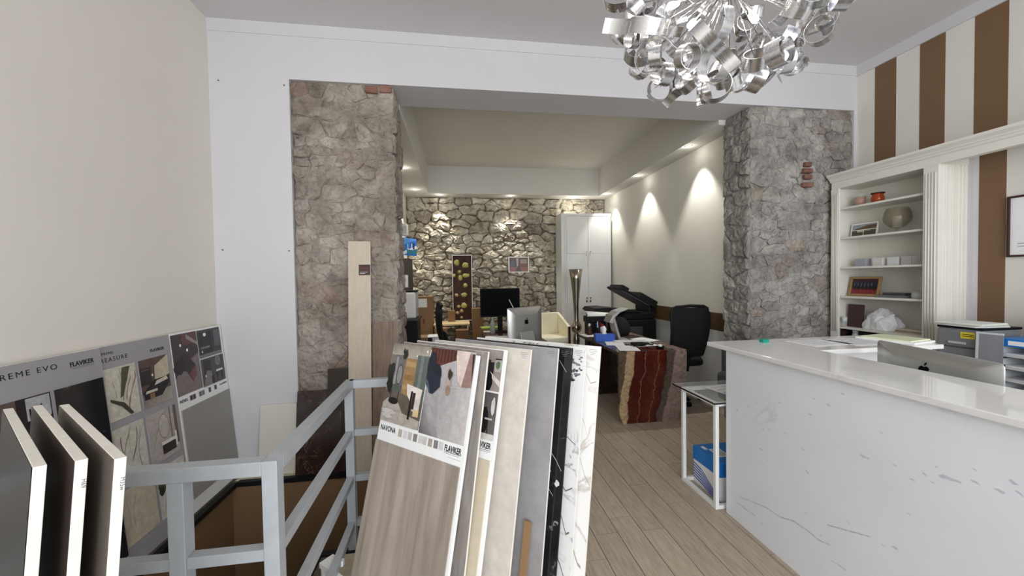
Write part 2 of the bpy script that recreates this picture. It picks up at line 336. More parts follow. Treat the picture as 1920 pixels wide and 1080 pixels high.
def text(name, body, size, mat, parent, x, z, y=-0.0012, bold=0.0, align='LEFT', spacing=1.0, xs=1.0, rot=None, label=None, fit=None):
    cu = bpy.data.curves.new(name, 'FONT'); cu.body = body; cu.size = size; cu.offset = bold; cu.extrude = 0.0003
    cu.align_x = align; cu.space_character = spacing; cu.resolution_u = 3
    to = bpy.data.objects.new(name+'_tmp', cu); COL.objects.link(to)
    dg = bpy.context.evaluated_depsgraph_get(); me = bpy.data.meshes.new_from_object(to.evaluated_get(dg)); me.name = name
    bpy.data.objects.remove(to)
    me.materials.clear(); me.materials.append(M[mat])
    o = bpy.data.objects.new(name, me); COL.objects.link(o)
    if parent: o.parent = parent
    if fit: xs = fit/max(v.co.x for v in me.vertices)
    o.location = (x, y, z); o.rotation_euler = rot or (PI/2, 0, 0); o.scale = (xs, 1, 1)
    if label: o['label'] = label
    return o
def picture(name, parent, items, H, y=-0.001, dy=0.00025, label=None):
    """flat printed picture; items = (colour or list of corner colours, [(u, v)...]) with v measured down from the board's top H"""
    me = bpy.data.meshes.new(name); V = []; F = []; C_ = []
    for k, (c, pts) in enumerate(items):
        b0 = len(V)
        for q, (u, v) in enumerate(pts):
            V.append((u, y-k*dy, H-v)); C_.append(c[q] if isinstance(c, list) else c)
        F.append(tuple(range(b0, b0+len(pts))))
    me.from_pydata(V, [], F); at = me.color_attributes.new('Col', 'FLOAT_COLOR', 'POINT')
    for i, c in enumerate(C_): l = s2l(*c); at.data[i].color = (l[0], l[1], l[2], 1)
    me.materials.append(M['print']); o = bpy.data.objects.new(name, me); COL.objects.link(o)
    if parent: o.parent = parent
    if label: o['label'] = label
    return o
def R4(u0, v0, u1, v1): return [(u0, v1), (u1, v1), (u1, v0), (u0, v0)]   # BL BR TR TL
def disc(cu, cv, ru, rv, n=14, a0=0, a1=2*PI): return [(cu+ru*math.cos(a0+(a1-a0)*i/n), cv+rv*math.sin(a0+(a1-a0)*i/n)) for i in range(n)]
def blob(cu, cv, ru, rv, seed, n=12, amp=0.2):
    rd = random.Random(seed); return [(cu+ru*(1+rd.uniform(-amp, amp))*math.cos(2*PI*i/n), cv+rv*(1+rd.uniform(-amp, amp))*math.sin(2*PI*i/n)) for i in range(n)]
# ------------------------------------------------------------------ structure
YP, XL, XR, ZC, ZL = 3.24, -1.86, 3.92, 3.53, 3.10          # partition front, side walls, ceiling, lintel
PL0, PL1, PR0, PR1, YB = -1.285, -0.478, 2.745, 3.885, 3.64  # pillars
BXL, BXR, BY, BZ = -0.92, 2.94, 7.36, 3.05                    # back room
wl = struct(box('wall_left', 'wall_left', None, XL-0.15, XL, -2.4, YP+0.4, -0.02, ZC), 'cream plastered wall on the left behind the sample boards')
wr = struct(box('wall_right', 'stripe_white', None, XR, XR+0.15, -2.4, YP+0.4, -0.02, ZC), 'ivory right wall painted with broad brown vertical stripes')
for y0, y1 in ((2.905, 3.08), (2.56, 2.73), (2.205, 2.385), (1.86, 2.03), (1.51, 1.68), (1.16, 1.33), (0.81, 0.98)):
    box('painted_stripe', 'brown', wr, XR-0.0015, XR+0.001, y0, y1, 0.0, 3.43)
struct(box('trim_1', 'white_wall', None, XR-0.015, XR, -2.4, YP, 3.43, ZC), 'white strip along the top of the striped wall')
struct(box('ceiling', 'ceiling', None, XL-0.1, XR+0.1, -2.4, YP+0.02, ZC, ZC+0.15), 'plain grey white ceiling of the front showroom')
wp = struct(MB().box(XL, PL0, YP, YB, -0.02, ZL).box(XL, XR, YP, YB-0.02, ZL, ZC+0.1).box(PR1, XR, YP, YB, -0.02, ZL).build('wall_partition', 'white_wall'), 'white plastered partition and lintel around the wide opening')
box('plaster_band', 'white_wall', wp, XL, XR, YP-0.005, YP+0.01, 3.435, ZC)
for x, z in ((-1.79, 3.06), (-1.80, 1.76), (-1.32, 1.75), (-1.32, 3.05)):
    MB().lathe([(0.001, -0.004), (0.006, -0.003), (0.006, 0.004)], 8, mat=Matrix.Translation((x, YP-0.002, z)) @ Matrix.Rotation(PI/2, 4, 'X')).build('wall_plug', 'grey_ink', wp)
# front wall with the wide shop window opening behind the camera
wf = struct(MB().box(XL-0.15, XR+0.15, -2.55, -2.4, 3.2, ZC+0.15).box(XL-0.15, -1.45, -2.55, -2.4, -0.02, 3.2).box(3.35, XR+0.15, -2.55, -2.4, -0.02, 3.2).box(-1.45, 3.35, -2.55, -2.4, -0.02, 0.3).build('wall_front', 'white_wall'))

# floor slab around the stairwell opening
HX0, HX1, HY0, HY1, HXN = -1.70, 0.32, 2.20, 3.08, -0.80
fl = struct(MB().box(XL-0.1, XR+0.1, -2.4, 0.95, -0.02, -0.006).box(XL-0.1, HX0, 0.95, YP+0.4, -0.02, -0.006).box(HXN, XR+0.1, 0.95, HY0, -0.02, -0.006)
            .box(HX1, XR+0.1, HY0, YB, -0.02, -0.006).box(HX0, HX1, HY1, YB, -0.02, -0.006).box(BXL-0.3, BXR+0.3, YB, BY+0.3, -0.02, -0.006).build('floor', 'grout'), 'timber-look tiled floor')
rd = random.Random(3)
meshes = {}
def plank(x0, x1, y0, y1, mat='plank'):
    k = (round(x1-x0, 3), round(y1-y0, 3), mat)
    if k not in meshes:
        W, L = (x1-x0)/2-0.002, (y1-y0)/2-0.002
        m = MB(); m.add([(-W, -L, 0), (W, -L, 0), (W, L, 0), (-W, L, 0), (-W, -L, -0.008), (W, -L, -0.008), (W, L, -0.008), (-W, L, -0.008)],
                        [(0, 1, 2, 3), (0, 4, 5, 1), (1, 5, 6, 2), (2, 6, 7, 3), (3, 7, 4, 0)])
        meshes[k] = m.mesh('plank', mat)
    o = bpy.data.objects.new('plank', meshes[k]); COL.objects.link(o); o.parent = fl; o.location = ((x0+x1)/2, (y0+y1)/2, 0)
PW, PLEN = 0.145, 1.0
xs = [0.76+PW*i for i in range(-11, 22)]
offs = {0: 0.085, 1: 0.215, 2: 0.075, 3: 0.55, 4: 0.30}
for i, x in enumerate(xs):
    o_ = offs.get(i-11, rd.random()*0.9)
    ystart = 0.97 if x > -0.8+0.01 else 3.7
    y = -1+o_
    while y < BY:
        y0, y1 = max(y, ystart), min(y+PLEN, BY+0.1); y += PLEN
        if y1-y0 < 0.03: continue
        x0, x1 = x, x+PW
        if x0 > XR-0.02: continue
        x1 = min(x1, XR)
        if x1 <= HX1+0.02 and y1 > HY0-0.02 and y0 < HY1+0.04:   # stairwell
            if y0 < HY0-0.1: plank(x0, x1, y0, HY0-0.035, 'plank_pale' if x1 < 0 else 'plank')
            if y1 > HY1+0.15: plank(x0, x1, HY1+0.035, y1)
            continue
        if x0 < HX1+0.02 < x1 and y1 > HY0 and y0 < HY1: x0 = HX1+0.037
        if x1-x0 < 0.02: continue
        if (x0 < BXL or x1 > BXR+0.05) and y0 > YP+0.3: continue
        if (x0 < BXL or x1 > BXR+0.05): y1 = min(y1, YP)
        if y1-y0 < 0.03: continue
        plank(x0, x1, y0, y1)
for x0, x1 in ((-1.70, -1.25), (-1.247, -0.85)):
    plank(x0, x1, HY1+0.035, YP, 'plank_pale')
plank(-0.847, -0.45, HY1+0.035, YP, 'plank_pale')
sw = struct(MB().box(HX0-0.1, HX0, HY0-1.25, HY1+0.1, -2.7, -0.02).box(HX0, HX1, HY1, HY1+0.1, -2.7, -0.02).box(HX1, HX1+0.1, HY0-0.1, HY1+0.1, -2.7, -0.02)
            .box(HXN, HX1, HY0-0.1, HY0, -2.7, -0.02).box(HXN, HXN+0.1, 0.95, HY0, -2.7, -0.02).box(HX0, HXN, 0.85, 0.95, -2.7, -0.02).box(HX0-0.1, HX1+0.1, 0.85, HY1+0.1, -2.8, -2.7).build('wall_stairwell', 'well_brown'), 'brown painted walls of the stairwell opening')
rim = MB()
t_ = 0.035
rim.box(HX0-0.006, HX0+t_, 0.95, HY1, -0.03, 0.004).box(HX0+t_, HX1, HY1-0.008, HY1+t_, -0.03, 0.004).box(HX1-0.006, HX1+t_, HY0-t_, HY1+t_, -0.03, 0.004).box(HXN-t_+0.03, HX1, HY0-t_, HY0+0.006, -0.03, 0.004).box(HXN-0.006, HXN+t_, 0.95, HY0-t_, -0.03, 0.004)
struct(rim.build('trim_2', 'black'), 'black edge trim framing the stairwell opening')

# back room shell
struct(box('wall_back_left', 'back_wall_paint', None, BXL-0.12, BXL, YB-0.02, BY+0.1, -0.02, 3.1), 'white left wall of the back office')
struct(box('wall_back_right', 'back_wall_paint', None, BXR, BXR+0.12, YB-0.02, BY+0.1, -0.02, 3.1), 'warm white right wall washed by the downlights')
struct(MB().box(BXL-0.1, PL1-0.03, YB-0.03, YB-0.01, 0, 3.1).box(PR0+0.04, BXR+0.1, YB-0.03, YB-0.01, 0, 3.1).build('trim_3', 'back_wall_paint'))
TX0, TX1, TY0, TY1, TZ = -0.492, 2.69, 3.63, 6.93, 3.54
struct(MB().box(BXL-0.1, TX0, YB-0.05, BY+0.1, BZ, TZ+0.1).box(TX1, BXR+0.1, YB-0.05, BY+0.1, BZ, TZ+0.1).box(TX0, TX1, TY1, BY+0.1, BZ, TZ+0.1)
       .box(TX0, TX1, YB-0.05, TY1, TZ, TZ+0.1).build('ceiling_back', 'tray_paint'), 'white ceiling of the back office with a deep recessed centre')
bd = struct(box('trim_4', 'dado', None, BXR-0.018, BXR, 3.66, 5.6, 0.875, 1.075), 'band of dark brown stone along the right wall')
struct(box('trim_5', 'dado_pale', None, BXR-0.010, BXR, 3.66, 5.6, 0.0, 0.875), 'pale glossy panel below the dark stone band')

# ---- stones
def vor(W, H, n, aspect, seed, jit=0.30):
    """irregular coursed masonry: courses of uneven height, stones of uneven length"""
    rd = random.Random(seed); A = aspect; Ws = W/A; ch = math.sqrt(Ws*H/n); pts = []; y = 0.0
    while y < H-0.2*ch:
        h = ch*rd.choice((0.5, 0.7, 0.85, 1.1, 1.5)); h = min(h, H-y); x = -rd.uniform(0, 0.5)*h
        while x < Ws:
            l = h*rd.uniform(0.55, 1.25)*(1.3 if h < ch*0.8 else 0.85)
            px_ = x+l/2; py_ = y+h/2+rd.uniform(-jit, jit)*h
            if 0 < px_ < Ws:
                if rd.random() < 0.16 and h > ch*0.9: pts.append((px_, y+h*0.25)); pts.append((px_+rd.uniform(-.1, .1)*l, y+h*0.78))
                else: pts.append((px_, py_))
            x += l
        y += h
    out = []
    for i, p in enumerate(pts):
        poly = [(0, 0), (Ws, 0), (Ws, H), (0, H)]
        near = sorted((q for j, q in enumerate(pts) if j != i), key=lambda q: (q[0]-p[0])**2+(q[1]-p[1])**2)[:16]
        for q in near:
            mx, my = (p[0]+q[0])/2, (p[1]+q[1])/2; nx, ny = q[0]-p[0], q[1]-p[1]; np_ = []
            for k in range(len(poly)):
                a, b = poly[k], poly[(k+1) % len(poly)]
                da = (a[0]-mx)*nx+(a[1]-my)*ny; db = (b[0]-mx)*nx+(b[1]-my)*ny
                if da <= 0: np_.append(a)
                if da*db < 0: t = da/(da-db); np_.append((a[0]+(b[0]-a[0])*t, a[1]+(b[1]-a[1])*t))
            poly = np_
            if len(poly) < 3: break
        if len(poly) >= 3: out.append([(x*A, y) for x, y in poly])
    return out
def stone_mesh(poly, P, gap, h, seed, jag=0.010, step=0.045, rough=0.012):
    rd = random.Random(seed)
    cx = sum(p[0] for p in poly)/len(poly); cy = sum(p[1] for p in poly)/len(poly)
    ring = []
    for k in range(len(poly)):
        a, b = poly[k], poly[(k+1) % len(poly)]; L = math.hypot(b[0]-a[0], b[1]-a[1])
        if L < 0.008: continue
        n = max(1, min(4, round(L/step)))
        for q in range(n): t = (q+(0.18 if q == 0 else 0))/n; ring.append((a[0]+(b[0]-a[0])*t, a[1]+(b[1]-a[1])*t))
    if len(ring) < 4: return None
    vs = []; fs = []; n = len(ring)
    tilt = (rd.uniform(-0.5, 0.5), rd.uniform(-0.6, 0.4))
    R0 = []
    for x, y in ring:
        d = math.hypot(x-cx, y-cy); s = max(0.3, (d-gap)/d) if d > 0 else 1
        nv = noise.noise_vector(Vector((x*9, y*9, seed*0.0+3.3)))*jag*1.6
        R0.append((cx+(x-cx)*s+rd.uniform(-jag, jag)*0.4+nv.x, cy+(y-cy)*s+rd.uniform(-jag, jag)*0.4+nv.y))
    def hh(x, y): return h*(1+tilt[0]*(x-cx)/0.15*0.5+tilt[1]*(y-cy)/0.10*0.5)+rd.uniform(-rough, rough)
    for x, y in R0: vs.append(P(x, y, -0.02))
    for x, y in R0: vs.append(P(x, y, max(0.0, hh(x, y)*0.35)))
    for sc, hm in ((0.86, 0.85), (0.5, 1.05)):
        for x, y in R0: X, Y = cx+(x-cx)*sc, cy+(y-cy)*sc; vs.append(P(X, Y, max(0.002, hh(X, Y)*hm)))
    vs.append(P(cx, cy, h*rd.uniform(0.9, 1.2)))
    for r in range(3):
        for i in range(n): j = (i+1) % n; fs.append((r*n+i, r*n+j, (r+1)*n+j, (r+1)*n+i))
    for i in range(n): fs.append((3*n+i, 3*n+(i+1) % n, 4*n))
    return vs, fs
def stone_field(parent, W, H, n, aspect, P, mats, seed, gap=0.007, h=0.025, **k):
    rd = random.Random(seed+99); cnt = 0
    for i, poly in enumerate(vor(W, H, n, aspect, seed)):
        g = stone_mesh(poly, P, gap, h*rd.uniform(0.5, 1.5), seed*1000+i, **k)
        if not g: continue
        m = MB(); m.add(g[0], g[1]); u = rd.random(); mt = mats[0] if u > 0.07 or len(mats) < 2 else mats[1]
        m.build('stone', mt, parent); cnt += 1
    return cnt
def core(name, x0, x1, y0, y1, z0, z1, mat, amp=0.012, st=0.05):
    """rough mortar core: a box whose faces are pushed about by noise"""
    bm = bmesh.new(); nx, ny, nz = [max(1, round((b-a)/st)) for a, b in ((x0, x1), (y0, y1), (z0, z1))]
    idx = {}
    def V(i, j, k):
        if (i, j, k) not in idx:
            p = Vector((x0+(x1-x0)*i/nx, y0+(y1-y0)*j/ny, z0+(z1-z0)*k/nz)); q = noise.noise_vector(p*5)*amp+noise.noise_vector(p*16)*amp*0.6+noise.noise_vector(p*37)*amp*0.35
            idx[(i, j, k)] = bm.verts.new(p+q)
        return idx[(i, j, k)]
    for k in range(nz):
        for i in range(nx):
            for j in (0, ny):
                bm.faces.new((V(i, j, k), V(i+1, j, k), V(i+1, j, k+1), V(i, j, k+1)))
        for j in range(ny):
            for i in (0, nx):
                bm.faces.new((V(i, j, k), V(i, j+1, k), V(i, j+1, k+1), V(i, j, k+1)))
    bmesh.ops.recalc_face_normals(bm, faces=bm.faces)
    for f in bm.faces: f.smooth = True
    me = bpy.data.meshes.new(name); bm.to_mesh(me); bm.free(); me.materials.append(M[mat]); o = bpy.data.objects.new(name, me); COL.objects.link(o); return o
# left pillar
pl = struct(core('wall_pillar_left', PL0+0.002, PL1-0.025, YP+0.025, YB-0.02, -0.02, ZL-0.003, 'mortar', 0.017, 0.022), 'bare stone pillar left of the opening with planks leaning on it')
stone_field(pl, PL1-PL0-0.03, ZL, 74, 1.5, lambda u, v, d: (PL0+0.004+u, YP+0.022-d, v), ['stone_taupe', 'stone_rose'], 11, gap=0.002, h=0.008, rough=0.007, jag=0.016, step=0.06)
stone_field(pl, YB-YP-0.03, ZL, 26, 1.6, lambda u, v, d: (PL1-0.026+d, YP+0.02+u, v), ['stone_taupe'], 12, gap=0.006, h=0.02, rough=0.006, step=0.06)
for x, z in ((-0.71, 3.045), (-0.60, 3.055)): box('brick', 'brick', pl, x, x+0.095, YP-0.012, YP+0.05, z-0.02, z+0.035, 0.008)
# right pillar
pr = struct(core('wall_pillar_right', PR0+0.03, PR1, YP+0.025, YB-0.02, -0.02, ZL-0.003, 'mortar_grey', 0.017, 0.022), 'bare grey stone pillar right of the opening beside the bookcase')
stone_field(pr, PR1-PR0-0.03, ZL, 105, 1.7, lambda u, v, d: (PR0+0.028+u, YP+0.022-d, v), ['stone_grey', 'stone_taupe'], 21, gap=0.002, h=0.008, rough=0.007, jag=0.016, step=0.06)
stone_field(pr, YB-YP-0.03, ZL, 30, 1.4, lambda u, v, d: (PR0+0.030-d, YP+0.02+u, v), ['stone_grey'], 22, gap=0.006, h=0.02, rough=0.006, step=0.06)
for k, (x, z, l) in enumerate(((3.31, 2.365, 0.11), (3.32, 2.44, 0.085), (3.315, 2.50, 0.10), (3.33, 2.56, 0.07))): box('brick', 'brick', pr, x, x+l, YP-0.018, YP+0.05, z-0.024, z+0.02, 0.006)
# back wall
wb = struct(core('wall_back', BXL, BXR, BY-0.05, BY+0.1, -0.02, 3.1, 'mortar_back', 0.02, 0.04), 'rough rubble stone wall at the back of the office')
stone_field(wb, BXR-BXL, BZ, 290, 1.75, lambda u, v, d: (BXL+u, BY-0.05-d, v), ['stone_cream', 'stone_taupe'], 31, gap=0.006, h=0.055, rough=0.026, step=0.05, jag=0.028)
# downlights
DL = ['recessed downlight nearest the camera in the left ceiling strip', 'second recessed downlight in the left ceiling strip, near the back corner', 'leftmost recessed downlight above the rubble stone wall',
      'middle recessed downlight above the rubble stone wall', 'rightmost recessed downlight above the rubble stone wall, over the white cabinet', 'recessed downlight at the back right corner, farthest along the right wall',
      'middle recessed downlight of the three along the right wall', 'recessed downlight nearest the camera along the right wall']
for (x, y), dl in zip(DOWN, DL):
    d = root('downlight', dl, 'ceiling light', (x, y, 3.05), group='recessed downlights around the office ceiling')
    MB().lathe([(0.030, -0.002), (0.042, -0.008), (0.046, -0.004), (0.046, 0.001)], 20, cap=False).build('ring', 'white', d)
    MB().lathe([(0.0001, -0.003), (0.029, -0.003), (0.031, 0.0)], 16).build('lens', 'led', d)
# ------------------------------------------------------------------ stair railing (painted square tube)
rl = root('stair_railing', 'grey painted steel railing around the stairwell opening', 'railing', (-0.585, 1.27, 0))
T = 0.0225
def bar(name, a, b, r=T): MB().tube([a, b], r, square=True).build(name, 'grey_paint', rl, 0.002)
Z0 = 0.95-T
for (x, y) in ((0.0, 0.0), (-0.262, 0.0), (-0.62, 0.0), (-0.022, 0.935), (0.45, 0.945), (0.88, 0.945)):
    MB().box(x-T, x+T, y-T, y+T, 0.0, 0.95-2*T if (x, y) != (0.0, 0.0) else 0.95).build('post', 'grey_paint', rl, 0.002)
levels = (Z0, 0.655, 0.40, 0.145)
for i, z in enumerate(levels):
    if i == 0:
        bar('top_rail', (-1.25, 0, z), (-T, 0, z)); bar('top_rail', (0, T, z), (-0.022, 0.957, z)); bar('top_rail', (-0.044+T, 0.945, z), (0.90, 0.945, z))
    else:
        for x0, x1 in ((-1.25, -0.62-T), (-0.62+T, -0.262-T), (-0.262+T, -T)): bar('rail', (x0, 0, z), (x1, 0, z), 0.018)
        bar('rail', (0, T, z), (-0.022, 0.935-T, z), 0.018)
        bar('rail', (-0.022+T, 0.945, z), (0.45-T, 0.945, z), 0.018); bar('rail', (0.45+T, 0.945, z), (0.88-T, 0.945, z), 0.018)

# ------------------------------------------------------------------ sample boards on the left wall
def board_left(name, label, y0, w, xo=0.0, group=None, mats=('poster_grey', 'core')):
    top = Vector((XL+0.026+xo, y0, 1.18)); bot = Vector((-1.728+xo, y0, 0.0)); zd = (top-bot); H = zd.length
    r = root(name, label, 'sample board', group=group, mw=frame(bot, (0, 1, 0), zd))
    m = MB(); m.box(0, w, 0, 0.012, 0, H); m.build('board', 'core', r, 0.001)
    box('printed_face', mats[0], r, 0.001, w-0.001, -0.0006, 0.0, 0.001, H-0.001)
    return r, H
K, W_ = (12, 12, 14), (236, 236, 234)
GP = 'large tile sample boards leaning on the left wall'
b1, H1 = board_left('sample_board', 'grey printed sample board with a tall black tile, nearest on the left wall', 1.617, 0.597, 0.014, GP)
text('lettering', 'SUPREME EVO', 0.034, 'ink', b1, 0.075, H1-0.058, spacing=1.3, fit=0.306)
text('lettering', 'FLAVIKER', 0.030, 'ink', b1, 0.437, H1-0.064, bold=0.0008, fit=0.120)
box('underline', 'ink', b1, 0.437, 0.557, -0.0014, -0.0006, H1-0.0705, H1-0.0695); box('underline', 'ink', b1, 0.45, 0.557, -0.0014, -0.0006, H1-0.0765, H1-0.0755)
pc = MB().box(0.352, 0.585, -0.006, -0.0006, H1-1.09, H1-0.150).build('black_tile', 'black_marble', b1, 0.001)
picture('room_picture', b1, [((58, 46, 46), R4(0.02, 0.15, 0.335, 0.62)), ((96, 78, 74), R4(0.02, 0.15, 0.2, 0.30)), ((40, 34, 36), R4(0.2, 0.15, 0.335, 0.42)), ((176, 176, 180), R4(0.235, 0.155, 0.33, 0.25)),
    (K, R4(0.245, 0.2, 0.252, 0.42)), (K, R4(0.29, 0.19, 0.296, 0.4)), (K, R4(0.23, 0.26, 0.32, 0.27)), ((164, 110, 90), R4(0.245, 0.31, 0.29, 0.35)), ([(90, 84, 82), (140, 134, 130), (86, 80, 78), (60, 56, 56)], R4(0.02, 0.42, 0.335, 0.62)),
    ((60, 30, 36), blob(0.13, 0.3, 0.05, 0.07, 2)), ((150, 150, 154), R4(0.02, 0.345, 0.335, 0.352))], H1)
MB().box(0.02, 0.335, -0.006, -0.0006, H1-1.09, H1-0.66).build('stone_swatch', 'pale_marble', b1, 0.001)
b2, H2 = board_left('sample_board', 'grey printed sample board with six marble pictures, second on the left wall', 2.11, 0.59, 0.0, GP)
o_ = 0.105
text('lettering', 'SUPREME', 0.020, 'ink', b2, o_-0.012, H2-0.046, spacing=1.2, fit=0.098)
text('lettering', 'TREASURE', 0.032, 'ink', b2, o_-0.018, H2-0.084, spacing=1.3, fit=0.186)
text('lettering', 'FLAVIKER', 0.025, 'ink', b2, o_+0.325, H2-0.086, bold=0.0006, fit=0.110)
VE = (96, 92, 76); CR = (206, 200, 186)
def sl(pts, w=0.006):   # thin vein polygon from a polyline
    L = [(u-w*(0.4+0.6*((i*7) % 3)/2), v) for i, (u, v) in enumerate(pts)]; R_ = [(u+w*(0.4+0.6*((i*5) % 3)/2), v) for i, (u, v) in enumerate(pts)]
    return L+R_[::-1]
def veins(name, bpar, u0, v0, u1, v1, seed, H, base_c=CR, vc=VE, n=6):
    rd = random.Random(seed); it = [(base_c, R4(u0, v0, u1, v1))]
    for k in range(n):
        u = rd.uniform(u0+0.02, u1-0.03); ph = rd.uniform(0, 6); pts = []; a = rd.uniform(0, 0.3); b = rd.uniform(0.6, 1.0)
        for q in range(7):
            t = a+(b-a)*q/6; uu = u+0.02*math.sin(ph+t*5)-0.05*(t-0.5); pts.append((min(max(uu, u0+0.008), u1-0.008), v0+(v1-v0)*min(t, 0.985)))
        it.append((tuple(min(255, c+rd.randint(-10, 50)) for c in vc), sl(pts, rd.uniform(0.001, 0.004))))
    return picture(name, bpar, it, H, y=-0.004)
def backed(bpar, u0, v0, u1, v1, H): MB().box(u0, u1, -0.0038, -0.0006, H-v1, H-v0).build('picture_panel', 'poster_grey', bpar)
cells = [(0.006, .12, .205, .40), (.226, .12, .445, .40), (0.006, .442, .208, .735), (.230, .442, .452, .735), (.006, .775, .225, 1.07), (.245, .775, .465, 1.07)]
for k, (u0, v0, u1, v1) in enumerate(cells):
    u0 += o_; u1 += o_; backed(b2, u0, v0, u1, v1, H2)
    if k in (0, 2): 
        veins('marble_picture', b2, u0, v0, u1, v1, 40+k, H2)
        if k == 0: picture('marble_picture', b2, [((70, 64, 50), [(u0+.02, v0+.16), (u0+.10, v0+.20), (u0+.15, v0+.27), (u0+.13, v0+.275), (u0+.08, v0+.215), (u0+.02, v0+.175)]), ((84, 78, 60), [(u0+.11, v0+.01), (u0+.16, v0+.01), (u0+.10, v0+.16), (u0+.08, v0+.17)])], H2, y=-0.0062)
    if k == 4: veins('marble_picture', b2, u0, v0, u1, v1, 47, H2, (196, 184, 164), (150, 136, 116), 3)
    if k == 1: picture('room_picture', b2, [((88, 66, 62), R4(u0, v0, u1, v1)), ((196, 184, 158), [(u0+.10, v0+.15), (u1, v0+.12), (u1, v0), (u0+.11, v0+.05)]), ((44, 34, 36), R4(u0+.0, v0+.05, u0+.08, v0+.15)), ((120, 110, 112), R4(u0+.01, v0+.06, u0+.07, v0+.063)),
        ([(150, 140, 128), (176, 168, 156), (160, 150, 140), (120, 108, 100)], R4(u0, v0+.2, u1, v1)), ((18, 16, 18), [(u0+.01, v0+.235), (u0+.14, v0+.235), (u1-.01, v0+.17), (u1-.01, v0+.13), (u0+.10, v0+.13), (u0+.01, v0+.19)]),
        ((206, 196, 178), [(u0+.02, v0+.2), (u0+.11, v0+.2), (u0+.11, v0+.185), (u0+.03, v0+.185)]), ((214, 206, 190), [(u0+.09, v0+.165), (u0+.2, v0+.15), (u0+.19, v0+.13), (u0+.11, v0+.14)]), ((140, 104, 70), R4(u0+.05, v0+.205, u0+.085, v0+.235)), ((250, 240, 200), disc(u0+.085, v0+.10, .006, .008))], H2, y=-0.004)
    if k == 3: picture('room_picture', b2, [((182, 172, 166), R4(u0, v0, u1, v1)), ((150, 140, 134), sl([(u0+.02, v0+.22), (u0+.06, v0+.12), (u0+.12, v0+.02)], .003)), ((120, 110, 104), disc(u0+.115, v0+.10, .042, .075)), ((192, 184, 178), disc(u0+.115, v0+.10, .039, .071)),
        ((126, 114, 100), R4(u0+.165, v0, u0+.175, v0+.2)), ((104, 92, 80), R4(u0+.2, v0, u1, v0+.24)), ((232, 226, 216), R4(u0+.08, v0+.19, u0+.19, v0+.21)), ((38, 24, 24), R4(u0+.085, v0+.21, u0+.19, v0+.265)), ((236, 232, 226), R4(u0+.19, v0+.16, u0+.205, v0+.25)), ((34, 30, 30), R4(u0+.207, v0+.16, u0+.212, v0+.24))], H2, y=-0.004)
    if k == 5: picture('room_picture', b2, [((206, 200, 190), R4(u0, v0, u1, v1)), ((30, 24, 26), R4(u0, v0, u0+.1, v0+.03)), ((72, 84, 50), blob(u0+.03, v0+.10, .03, .05, 6)), ((40, 46, 30), blob(u0+.02, v0+.13, .02, .03, 7)), ((226, 222, 214), blob(u0+.09, v0+.17, .035, .06, 8)), ((120, 112, 104), sl([(u0+.03, v0+.24), (u0+.06, v0+.16), (u0+.13, v0+.1)], .003))], H2, y=-0.004)
b3, H3 = board_left('sample_board', 'white-framed sample board with dark room pictures above a plain grey tile', 2.706, 0.526, 0.0, GP, ('white', 'core'))
MB().box(0.012, 0.522, -0.006, -0.0006, H3-1.095, H3-0.505).build('grey_tile', 'rebel', b3, 0.001)
picture('room_picture', b3, [((124, 112, 110), R4(0.003, 0.012, 0.243, 0.415)), ((64, 46, 50), [(0.003, 0.30), (0.10, 0.22), (0.243, 0.16), (0.243, 0.012), (0.003, 0.012)]), ((96, 60, 60), R4(0.10, 0.012, 0.243, 0.09)), ((150, 140, 132), [(0.14, 0.05), (0.243, 0.11), (0.243, 0.085), (0.14, 0.02)]),
    ((44, 28, 30), [(0.06, 0.16), (0.11, 0.14), (0.20, 0.24), (0.20, 0.31), (0.16, 0.35), (0.11, 0.27), (0.05, 0.25)]), ((110, 66, 62), [(0.13, 0.29), (0.20, 0.24), (0.20, 0.31), (0.16, 0.35)]), ((30, 20, 24), blob(0.05, 0.23, 0.05, 0.045, 3)), ((250, 250, 246), disc(0.078, 0.088, 0.008, 0.01)), ((250, 250, 246), disc(0.135, 0.128, 0.009, 0.011)),
    ((58, 60, 58), R4(0.247, 0.014, 0.50, 0.214)), ((34, 36, 36), R4(0.26, 0.03, 0.40, 0.19)), ((120, 116, 112), R4(0.247, 0.19, 0.50, 0.214)), ((112, 116, 102), R4(0.27, 0.135, 0.37, 0.15)), ((245, 248, 245), disc(0.325, 0.05, 0.016, 0.013)), ((90, 92, 96), R4(0.42, 0.03, 0.50, 0.15)), ((190, 190, 190), disc(0.28, 0.17, 0.008, 0.01)),
    ((74, 72, 74), R4(0.247, 0.222, 0.503, 0.418)), ((40, 34, 38), R4(0.27, 0.235, 0.35, 0.34)), ((124, 116, 112), [(0.247, 0.418), (0.35, 0.418), (0.35, 0.32), (0.30, 0.31)]), ((150, 150, 152), disc(0.43, 0.26, 0.03, 0.035)), ((110, 110, 112), disc(0.43, 0.26, 0.026, 0.03)), ((224, 224, 222), R4(0.40, 0.325, 0.475, 0.34)), ((28, 24, 26), R4(0.405, 0.34, 0.412, 0.40)), ((28, 24, 26), R4(0.46, 0.34, 0.467, 0.40)), ((28, 22, 24), R4(0.345, 0.36, 0.37, 0.41)), ((230, 228, 224), disc(0.28, 0.345, 0.006, 0.01))], H3, y=-0.001)
text('lettering', 'REBEL', 0.026, 'ink', b3, 0.010, H3-0.458, bold=0.0005, fit=0.078)
text('lettering', 'FLAVIKER', 0.0165, 'ink', b3, 0.428, H3-0.452, bold=0.0004, fit=0.085)
for u, c in ((0.105, (60, 44, 46)), (0.135, (72, 50, 52)), (0.196, (104, 98, 98)), (0.226, (118, 112, 112)), (0.297, (74, 66, 66)), (0.363, (84, 70, 70))): picture('colour_swatch', b3, [(c, R4(u, 0.434, u+0.027, 0.468))], H3, y=-0.001)

